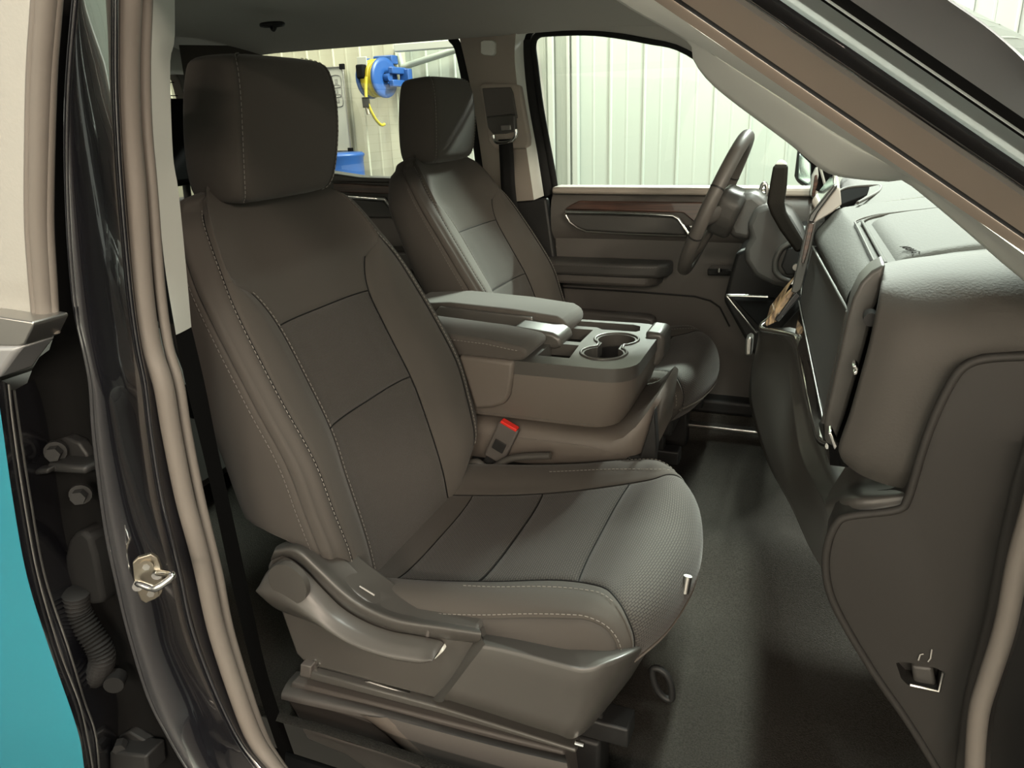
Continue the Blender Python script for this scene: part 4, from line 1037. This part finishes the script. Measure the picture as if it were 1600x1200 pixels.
# ================================================================== belt buckle
def buckle():
    top, bot = P(797, 664, y=-.181), P(772, 717, y=-.181)
    t = thing('belt_buckle', 'black seat belt buckle with a red release button beside the console', 'buckle', P(766, 728, y=-.181))
    zx = (top-bot).normalized(); yx = Vector((0, 1, 0)); yx = (yx-zx*yx.dot(zx)).normalized(); xx = yx.cross(zx)
    R = Matrix((xx, yx, zx)).transposed()
    ln = (top-bot).length
    box('buckle_body', (top+bot)/2, (.046, .016, ln), M['plastic'], t, .004, rot=R)
    # turned a little so that the top shows, like the photo
    box('release_button', top+zx*.002-yx*.004, (.038, .016, .006), M['red'], t, .0012, rot=R)
    box('label_recess', (top*.45+bot*.55)-yx*.0125, (.026, .002, .024), M['plastic_b'], t, .001, rot=R)
    stalk = [bot, bot-zx*.03+Vector((-.006, 0, 0)), bot-zx*.09+Vector((-.02, 0, -.01))]
    o = tube('stalk', crpts(stalk, 5), .017, M['plastic_b'], t, 10, flat=(tuple(yx), .35))
    # carpeted channel beside the seat and the bright seat frame edge
    f = seatP
    tube('frame_edge_rail', crpts(L([(700, 745), (720, 728), (745, 722), (765, 733), (800, 716), (860, 712)], -.205), 6), .008, M['plastic_g'], f, 8)
buckle()
# ================================================================== dashboard
def dashboard():
    t = thing('dashboard', 'grey soft skinned dashboard with glovebox, chrome strip and airbag cover', 'dashboard', (.3, 0, .3))
    # ---- upper body, lofted along Y
    st = []   # y, [(x,z)...] rear edge first
    def prof(y):
        f = min(1, max(0, (y+.60)/.62))      # 0 at the near end, 1 at the centre
        xe = .043*(1-f)+.002*f; ze = .752*(1-f)+.726*f; zt = .804*(1-f)+.792*f
        return [(xe+.03, ze-.02), (xe+.004, ze-.004), (xe-.003, ze+.006), (xe-.001, ze+.022), (xe+.012, ze+.040), (xe+.030, zt-.004), (xe+.05, zt+.001), (.14, zt+.014), (.25, zt+.028), (.45, zt+.05), (.66, zt+.04)]
    rows = []
    for y in np.linspace(-.605, .02, 40): rows.append([Vector((a, y, b)) for a, b in prof(y)])
    o = grid('pad_body', [crpts(r, 4) for r in rows], M['dash'], t)
    rows = []
    for y in np.linspace(.02, .76, 30):
        zt = .795; rows.append([Vector((a, y, b)) for a, b in ((.07, .66), (.05, .76), (.06, .785), (.09, .798), (.16, .81), (.3, .83), (.66, .83))])
    grid('center_pad', [crpts(r, 4) for r in rows], M['dash'], t)
    # ---- airbag cover, a separate slightly proud lid with a groove round it
    def top(x, y):
        f = min(1, max(0, (y+.60)/.62)); xs = [q[0] for q in prof(y)][5:]; zs = [q[1] for q in prof(y)][5:]
        return float(np.interp(x, xs, zs))
    near_l, far_l = P(1396, 404, y=-.592), P(1360, 342, y=-.20)
    rows = []
    for i, s in enumerate([0, .01, .03, .06]+list(np.linspace(.1, 1, 14))):
        r = []
        for j, q in enumerate([0, .01, .03, .06]+list(np.linspace(.1, .9, 16))+[.94, .97, .99, 1]):
            y = -.592+(-.20+.592)*q; xr = .083-.012*q + (.03*max(0, (q-.85)/.15)**2)
            x = xr+(.50-xr)*s; e = min(s*.4/.012, q*.39/.008, (1-q)*.39/.012)
            r.append(Vector((x, y, top(x, y)+(.0055 if e > 1 else .0055-.011*(1-e)**2))))
        rows.append(r)
    grid('airbag_cover', rows, M['dash'], t)
    gro = [Vector((.075-.012*q, -.592+.392*q, top(.078, -.592+.392*q)+.002)) for q in np.linspace(0, .88, 12)]+[Vector((.070, -.212, top(.07, -.21)+.002)), Vector((.085, -.192, top(.085, -.19)+.002)), Vector((.12, -.186, top(.12, -.186)+.002)), Vector((.3, -.186, top(.3, -.186)+.002))]
    tube('airbag_groove_lip', resample(crpts(gro, 4), 60), .0024, M['dash'], t, 8)
    gro2 = [p+Vector((-.010, .006, -.001)) for p in gro]
    tube('airbag_groove_lip', resample(crpts(gro2, 4), 60), .0014, M['dash2'], t, 8)
    # AIRBAG lettering
    def text(s, size, loc, xdir, ydir, mt, nm, par):
        cu = bpy.data.curves.new(nm, 'FONT'); cu.body = s; cu.size = size; cu.extrude = .0002; cu.align_x = 'CENTER'; cu.align_y = 'CENTER'
        ob = bpy.data.objects.new(nm, cu); COL.objects.link(ob)
        xd = Vector(xdir).normalized(); yd = Vector(ydir); yd = (yd-xd*yd.dot(xd)).normalized(); zd = xd.cross(yd)
        Mx = Matrix((xd, yd, zd)).transposed().to_4x4(); Mx.translation = loc
        bpy.context.view_layer.update(); dg = bpy.context.evaluated_depsgraph_get(); me = bpy.data.meshes.new_from_object(ob.evaluated_get(dg)); me.transform(Mx)
        bpy.data.objects.remove(ob, do_unlink=True)
        return link(nm, me, mt, par, False)
    pa = P(1421, 391, y=-.52); zz = top(pa.x, -.52)
    c = P(1421, 391, z=zz+.0065)
    text('AIRBAG', .012, c+Vector((0, 0, .001)), (.25, -1, 0), (1, .2, .1), M['ink_dk'], 'airbag_lettering', t)
    # ---- near end cap
    rows = [[(1383, 411, -.602), (1420, 404, -.602), (1480, 397, -.602), (1540, 391, -.602), (1590, 388, -.602), (1680, 380, -.602)],
            [(1382, 421, -.635), (1420, 416, -.635), (1480, 410, -.635), (1545, 406, -.635), (1600, 404, -.635), (1700, 402, -.635)],
            [(1380, 437, -.670), (1420, 436, -.672), (1480, 433, -.674), (1550, 431, -.676), (1610, 432, -.676), (1720, 436, -.676)],
            [(1377, 458, -.695), (1420, 464, -.702), (1490, 466, -.705), (1560, 466, -.708), (1620, 470, -.708), (1740, 476, -.708)],
            [(1371, 490, -.710), (1418, 498, -.722), (1490, 502, -.726), (1560, 504, -.728), (1630, 508, -.728), (1760, 514, -.728)],
            [(1360, 540, -.716), (1405, 548, -.730), (1480, 555, -.734), (1550, 558, -.736), (1630, 560, -.736), (1770, 564, -.736)],
            [(1346, 592, -.718), (1390, 602, -.732), (1460, 612, -.737), (1530, 618, -.738), (1620, 622, -.738), (1770, 624, -.738)],
            [(1330, 648, -.718), (1372, 660, -.732), (1440, 668, -.737), (1510, 676, -.738), (1610, 684, -.738), (1770, 688, -.738)],
            [(1312, 702, -.715), (1345, 718, -.728), (1400, 730, -.735), (1480, 740, -.736), (1600, 752, -.736), (1770, 760, -.736)],
            [(1318, 722, -.705), (1345, 742, -.715), (1395, 760, -.722), (1470, 772, -.724), (1600, 785, -.724), (1770, 795, -.724)]]
    R3 = [crpts(Lv(r), 6) for r in rows]; R4 = [list(c) for c in zip(*[crpts(list(c), 4) for c in zip(*R3)])]
    R4 = [[r[0]+Vector((.004, .035, -.002))]+[r[0]+Vector((-.001, .008, 0))]+list(r) for r in R4]
    grid('end_cap', R4, M['dash2'], t)
    # ---- strip between glovebox and end cap
    prism_px('side_strip', [(1384, 412), (1362, 424), (1345, 442), (1332, 468), (1322, 505), (1308, 570), (1297, 620), (1288, 660), (1289, 690), (1302, 700), (1320, 650), (1336, 596), (1352, 540), (1366, 486), (1377, 452)], -.655, -.60, M['plastic_g'], t, .004)
    prism_px('slot_backing', [(1384, 425), (1350, 520), (1305, 690), (1330, 700), (1360, 600), (1385, 480)], -.63, -.60, M['black'], t)
    c = P(1361, 500, y=-.69); tube('fastener_hole', [c, c+Vector((0, .02, 0))], .007, M['plastic_b'], t, 16)
    prism_px('clip', [(1331, 573), (1337, 570), (1342, 576), (1340, 586), (1334, 587), (1333, 582), (1337, 580), (1335, 576)], -.70, -.68, M['chrome'], t, .001)
    prism_px('clip', [(1294, 677), (1299, 675), (1309, 698), (1304, 704)], -.70, -.68, M['chrome'], t, .001)
    # ---- glovebox door
    q = [Vector((.043, -.625, .756)), Vector((.031, -.625, .622)), Vector((-.016, .0, .618)), Vector((-.001, .0, .722))]
    prism('glovebox_door', q, (.03, 0, 0), M['glove'], t, .004)
    tube('glovebox_edge', [q[0]+Vector((-.001, 0, 0)), q[3]+Vector((-.001, 0, 0))], .0022, M['glove'], t, 8)
    tube('glovebox_edge', [q[0]+Vector((-.001, 0, 0)), q[1]+Vector((-.001, 0, 0))], .0030, M['plastic_g'], t, 8)
    tube('glovebox_seam', [q[1]+Vector((-.001, 0, 0)), q[2]+Vector((-.001, 0, 0))], .0012, M['plastic_g'], t, 6)
    # lower trim band behind the chrome strip
    q2 = [Vector((.034, -.62, .618)), Vector((.045, -.56, .54)), Vector((-.018, -.06, .565)), Vector((-.012, .0, .616))]
    prism('gloss_band', q2, (.03, 0, 0), M['blackgloss'], t, 0)
    q3 = Lv([(1258, 545, -.20), (1268, 565, -.26), (1280, 610, -.40), (1289, 680, -.54), (1284, 682, -.54), (1267, 612, -.34)])
    mesh('wall_reflection', [v+Vector((-.006, 0, 0)) for v in q3], [(0, 1, 2, 3, 4, 5)], M['chrome'], t)  # chrome sheet shaped as the white wall's reflection in the trim
    ch = [(1246, 440, .10), (1225, 468, .10), (1205, 495, .09), (1190, 509, .08), (1193, 515, .06), (1215, 519, .0), (1238, 524, -.06), (1247, 532, -.10), (1252, 555, -.14), (1260, 595, -.22), (1270, 645, -.34), (1279, 682, -.44), (1285, 692, -.48), (1296, 697, -.52)]
    tube('chrome_strip', resample(crpts(Lv(ch), 6), 90), .0055, M['chrome'], t, 10)
    # ---- lower dash body
    K1 = [(1186, 520, .16), (1178, 560, .16), (1171, 600, .14), (1173, 640, .10), (1198, 720, -.10), (1235, 790, -.33), (1262, 850, -.52), (1285, 890, -.68)]
    K2 = [(1192, 514, .08), (1221, 530, .0), (1230, 568, -.05), (1235, 606, -.10), (1241, 652, -.19), (1250, 706, -.30), (1268, 748, -.45), (1286, 782, -.62), (1302, 830, -.70)]
    K3 = [(1194, 513, .07), (1242, 528, -.06), (1251, 560, -.09), (1260, 606, -.14), (1273, 655, -.23), (1290, 700, -.34), (1306, 740, -.48), (1326, 772, -.63), (1340, 800, -.72)]
    k1, k2, k3 = (resample(crpts(Lv(k), 6), 40) for k in (K1, K2, K3)); rows = []
    for a, b, c in zip(k1, k2, k3):
        low = a+Vector((.10, .10, -.06)); rows.append([low]+crpts([a, a.lerp(b, .5)+Vector((-.004, 0, .0)), b.lerp(a, .12)], 4)+crpts([b.lerp(a, .04), b, b.lerp(c, .08)], 3)+crpts([b.lerp(c, .2), b.lerp(c, .6), c, c+Vector((.05, .02, 0))], 4))
    grid('lower_panel', rows, M['plastic_g'], t)
    # near shelf end
    S0 = [(1292, 775, -.60), (1325, 758, -.62), (1370, 748, -.62), (1418, 745, -.62)]
    S1 = [(1290, 786, -.66), (1325, 774, -.71), (1370, 772, -.725), (1417, 768, -.73)]
    S2 = [(1297, 835, -.70), (1325, 812, -.735), (1370, 803, -.742), (1420, 792, -.745)]
    rows = []
    for a, b, c in zip(*(resample(crpts(Lv(k), 6), 16) for k in (S0, S1, S2))):
        rows.append(crpts([a+Vector((.02, .05, .02)), a, b, b.lerp(c, .5)+Vector((0, -.008, .004)), c, c+Vector((.01, .04, -.02))], 5))
    grid('shelf_end', rows, M['plastic_g'], t)
    # ---- kick panel
    kp = [(1700, 556), (1600, 557), (1540, 561), (1510, 571), (1490, 592), (1465, 640), (1445, 692), (1430, 742), (1418, 780), (1402, 797), (1326, 807), (1306, 820), (1294, 848), (1290, 885), (1298, 930), (1325, 985), (1370, 1058), (1420, 1130), (1478, 1225), (1600, 1260), (1760, 1260)]
    kpo = prism_px('kick_panel', kp, -.752, -.70, M['kick'], t, .004)
    tube('kick_panel_rim', resample(crpts(L(kp[:19], -.752), 5), 140), .0042, M['kick'], t, 8)
    cutter = prism('c', [P(a_, b_, y=-.752)+Vector((0, -.02, 0)) for a_, b_ in ((1400, 1036), (1412, 1034), (1460, 1043), (1475, 1050), (1468, 1080), (1418, 1070), (1408, 1060))], (0, .045, 0), None)
    bpy.context.view_layer.update(); bev = kpo.modifiers[0]; cut(kpo, [cutter])
    prism_px('pull_handle', [(1424, 1040), (1458, 1043), (1464, 1074), (1428, 1070)], -.744, -.72, M['glove'], t, .004)
    tube('pocket_lip', L([(1422, 1070), (1467, 1080), (1474, 1051)], -.754), .0016, M['satin'], t, 6)
    tube('latch_symbol', L([(1435, 1032), (1438, 1023), (1443, 1022)], -.754), .0007, M['ink_lt'], t, 4)
    tube('latch_symbol', L([(1450, 1034), (1454, 1029), (1456, 1015)], -.754), .0007, M['ink_lt'], t, 4)
    ribbon('kick_panel_outer', L([(1640, 560), (1585, 740), (1560, 850), (1535, 980), (1505, 1100), (1490, 1235)], -.756), L([(1690, 560), (1625, 740), (1600, 850), (1572, 980), (1540, 1100), (1525, 1235)], -.775), M['kick'], t, -.006, 20, 6)
    # ---- centre top: flat tray blackened like a shaded recess, and ridge
    prism('top_tray', [P(1308, 300, z=.800), P(1325, 294, z=.800), P(1360, 292, z=.800), P(1355, 303, z=.800), P(1315, 318, z=.800)], (0, 0, -.012), M['black'], t, .002)
    tube('tray_rim', crpts([P(1306, 301, z=.802), P(1325, 293, z=.802), P(1364, 290, z=.802), P(1376, 291, z=.802), P(1372, 300, z=.802), P(1340, 317, z=.802)], 5), .003, M['dash2'], t, 8)
    # ---- screen seen from its edge
    sc = bpy.data.objects.new('center_screen', None); COL.objects.link(sc); setparent(sc, t); sc.empty_display_size = .02
    prism_px('screen_housing', [(1279, 330), (1309, 291), (1313, 297), (1315, 320), (1300, 332), (1274, 348), (1270, 347)], .0, .26, M['flange'], sc, .004)  # pale grey stands for the light falling on the housing
    prism_px('screen_glass', [(1262, 346), (1266, 336), (1303, 289), (1309, 290), (1278, 332), (1270, 348)], -.006, .262, M['blackgloss'], sc, .002)
    tube('screen_bezel', L([(1262, 346), (1265, 336), (1303, 288)], -.008), .0012, M['satin'], sc, 6)
    # ---- centre stack edge
    prism_px('stack_side', [(1262, 348), (1276, 346), (1268, 388), (1252, 452), (1244, 459), (1236, 456), (1246, 415)], .0, .10, M['plastic_g'], t, .002)
    prism_px('stack_wood_edge', [(1264, 350), (1272, 349), (1262, 392), (1256, 412), (1252, 410)], -.004, .02, M['wood'], t, .001)
    prism_px('stack_black_edge', [(1244, 456), (1252, 462), (1216, 504), (1210, 500)], .0, .10, M['blackgloss'], t, .002)
    prism_px('stack_wood', [(1242, 448), (1246, 462), (1218, 500), (1198, 510), (1196, 504), (1222, 470)], .06, .2, M['woodlt'], t, .001)
    prism_px('stack_glint', [(1247, 425), (1246, 442), (1235, 445), (1228, 458), (1236, 444)], .05, .07, M['chrome'], t, .001)
    # ---- driver side lower dash
    prism_px('driver_lower_panel', [(1150, 395), (1260, 360), (1262, 470), (1180, 560), (1130, 470)], .57, .78, M['plastic_b'], t, .01)
    v = [(1200, 464), (1141, 462), (1139, 466), (1160, 492), (1182, 520)]
    tube('driver_vent_chrome', crpts(L(v, .37), 3), .004, M['chrome'], t, 8)
    prism_px('driver_knee_panel', [(1146, 468), (1210, 470), (1190, 515)], .38, .42, M['black'], t, .004)
    # firewall, so that no shop light leaks in under the dash
    prism('firewall', [Vector((.30, -.74, .0)), Vector((.66, -.74, .30)), Vector((.66, -.74, .80)), Vector((.60, -.74, .80)), Vector((.60, -.74, .35)), Vector((.25, -.74, .0))], (0, 1.5, 0), M['plastic_b'], t)
    prism_px('console_knob', [(1165, 530), (1172, 526), (1176, 530), (1174, 556), (1164, 556)], .20, .24, M['satin'], t, .004)
dashboard()

def steering():
    t = thing('steering_wheel', 'dark leather steering wheel on its column ahead of the driver seat', 'steering wheel', (-.12, .45, .70))
    a, b = P(1163, 226, y=.28), P(1072, 412, y=.28)   # near side of the rim
    c = Vector((-.237, .45, .745)); ez = Vector((.376, 0, .926)).normalized(); ey = Vector((0, 1, 0)); n = ey.cross(ez)
    if n.x > 0: n = -n
    R = .172
    ring = [c+(ey*math.cos(q)+ez*math.sin(q))*R for q in np.linspace(0, 2*math.pi, 64, endpoint=False)]
    tube('rim', ring, .0165, M['plastic'], t, 14, closed=True)
    for q in (200, 340, 20, 160):
        q = math.radians(q); d = (ey*math.cos(q)+ez*math.sin(q))
        e = (-ey*math.sin(q)+ez*math.cos(q)); cc = c+d*R
        pts = [c+(ey*math.cos(q+s)+ez*math.sin(q+s))*R for s in (-.012, .012)]
        tube('rim_seam', pts, .0171, M['plastic_b'], t, 14)
    # hub and spokes
    hubp = [c-n*.005+ey*a_+ez*b_ for a_, b_ in ((-.085, .03), (-.06, .055), (.06, .055), (.085, .03), (.08, -.02), (.05, -.06), (-.05, -.06), (-.08, -.02))]
    prism('hub', hubp, -n*.06, M['glove'], t, .014, 4)
    for s in (-1, 1):
        tube('spoke', [c-n*.02+ey*s*.06-ez*.005, c-n*.012+ey*s*.11-ez*.012, c+ey*s*.16-ez*.015], .022, M['plastic'], t, 10, flat=(tuple(n), .5))
        prism_c = c-ey*0+ey*s*.10-ez*.01+n*.004
        box('button_pad', prism_c, (.014, .034, .05), M['blackgloss'], t, .004, rot=Matrix((n, ey, ez)).transposed())
    tube('lower_spoke', [c-n*.02-ez*.05, c-n*.01-ez*.11, c-ez*.16], .02, M['plastic'], t, 10, flat=(tuple(n), .5))
    # column shroud
    sh = bpy.data.objects.new('column_shroud', None); COL.objects.link(sh); setparent(sh, t); sh.empty_display_size = .02
    prism_px('shroud_near', [(1172, 372), (1166, 352), (1180, 325), (1202, 318), (1235, 338), (1255, 372), (1252, 425), (1238, 452), (1208, 448), (1178, 432), (1163, 408), (1162, 388)], .37, .55, M['glove'], sh, .02, 4)
    prism_px('shroud_upper', [(1130, 330), (1150, 305), (1178, 300), (1200, 318), (1190, 352), (1172, 378), (1140, 372)], .40, .52, M['glove'], sh, .016, 4)
    tube('ignition_surround', crpts(L([(1236, 380), (1222, 388), (1212, 406), (1212, 424), (1222, 434), (1240, 440)], .36), 5), .007, M['plastic_g'], sh, 8)
    prism_px('ignition_recess', [(1230, 388), (1248, 384), (1252, 430), (1228, 430), (1220, 416)], .355, .375, M['plastic_b'], sh, .004)
    c2 = P(1244, 418, y=.345); tube('ignition_key_stub', [c2, c2+Vector((0, .02, 0))], .008, M['satin'], sh, 10)
    # gear lever on the column
    g = thing('gear_lever', 'black column gear lever with a pale tip rising beside the wheel', 'lever', P(1252, 385, y=.30))
    pts = [(1208, 258), (1231, 258), (1229, 292), (1225, 318), (1228, 332), (1240, 352), (1262, 388), (1244, 396), (1218, 360), (1204, 335), (1198, 318), (1202, 292)]
    prism_px('lever_arm', pts, .285, .315, M['rubbermat'], g, .007, 4)
    prism_px('lever_tip', [(1210, 258), (1215, 252), (1220, 250), (1226, 253), (1230, 258)], .288, .312, M['trimgrey'], g, .003)
    # small round vent at the far end
    v = P(1193, 301, y=.62)
    rv = thing('round_vent', 'small round silver air vent at the far end of the dash', 'vent', v)
    tube('vent_ring', [v+Vector((.016*math.cos(q)*.5, 0, .024*math.sin(q))) for q in np.linspace(0, 2*math.pi, 24, endpoint=False)], .005, M['satin'], rv, 8, closed=True)
    for k in (-1, 0, 1): tube('vent_blade', [v+Vector((-.006, 0, .01*k)), v+Vector((.006, 0, .01*k))], .003, M['satin'], rv, 6)
steering()

def front_door():
    # the open front passenger door, hinged at the front pillar, standing open beside the camera
    d = thing('door_4', 'front passenger door standing open at the front pillar', 'door', (.32, -.92, .1), kind='structure')
    h = Vector((.33, -.93, 0)); e = Vector((.50, -.866, 0)).normalized(); q = Vector((e.y, -e.x, 0))
    def V(s, z, o=0): return h+e*s+q*o+Vector((0, 0, z))
    prism('inner_panel', [V(0, .05, .04), V(1.02, .08, .04), V(1.04, .74, .04), V(0, .76, .04)], q*.03, M['plastic'], d, .01)
    prism('outer_skin', [V(0, .02, -.06), V(1.04, .05, -.06), V(1.06, .76, -.06), V(0, .78, -.06)], q*.1, M['paint'], d, .01)
    prism('armrest', [V(.30, .44, .07), V(.95, .46, .07), V(.95, .53, .07), V(.30, .51, .07)], q*.07, M['side'], d, .015)
    tube('window_frame', [V(.02, .78), V(.30, .95), V(.62, 1.14), V(.80, 1.19), V(1.0, 1.18), V(1.06, 1.0), V(1.06, .76)], .02, M['rubber_b'], d, 8)
front_door()

def front_body():
    b = thing('trim_8', 'dark painted fender and hood ahead of the open door', 'bodywork', (1.0, -.9, 0), kind='structure')
    prism('near_fender', [Vector((.36, -.98, z)) for z in (.0, .70, .86)]+[Vector((.40, -.90, .90)), Vector((.40, -.86, .0))], (1.3, 0, 0), M['paint'], b, .02)
    prism('hinge_pillar', [Vector((.26, -.90, .0)), Vector((.36, -.92, .0)), Vector((.36, -.92, .84)), Vector((.26, -.88, .84))], (0, .14, 0), M['paint'], b, .01)
    prism('hood', [Vector((.62, -.90, .86)), Vector((1.7, -.88, .82)), Vector((1.7, .88, .82)), Vector((.62, .90, .86))], (0, 0, -.05), M['paint'], b, .02)
    prism('far_fender', [Vector((.36, .98, z)) for z in (.0, .70, .86)]+[Vector((.40, .90, .90)), Vector((.40, .86, .0))], (1.3, 0, 0), M['paint'], b, .02)
front_body()
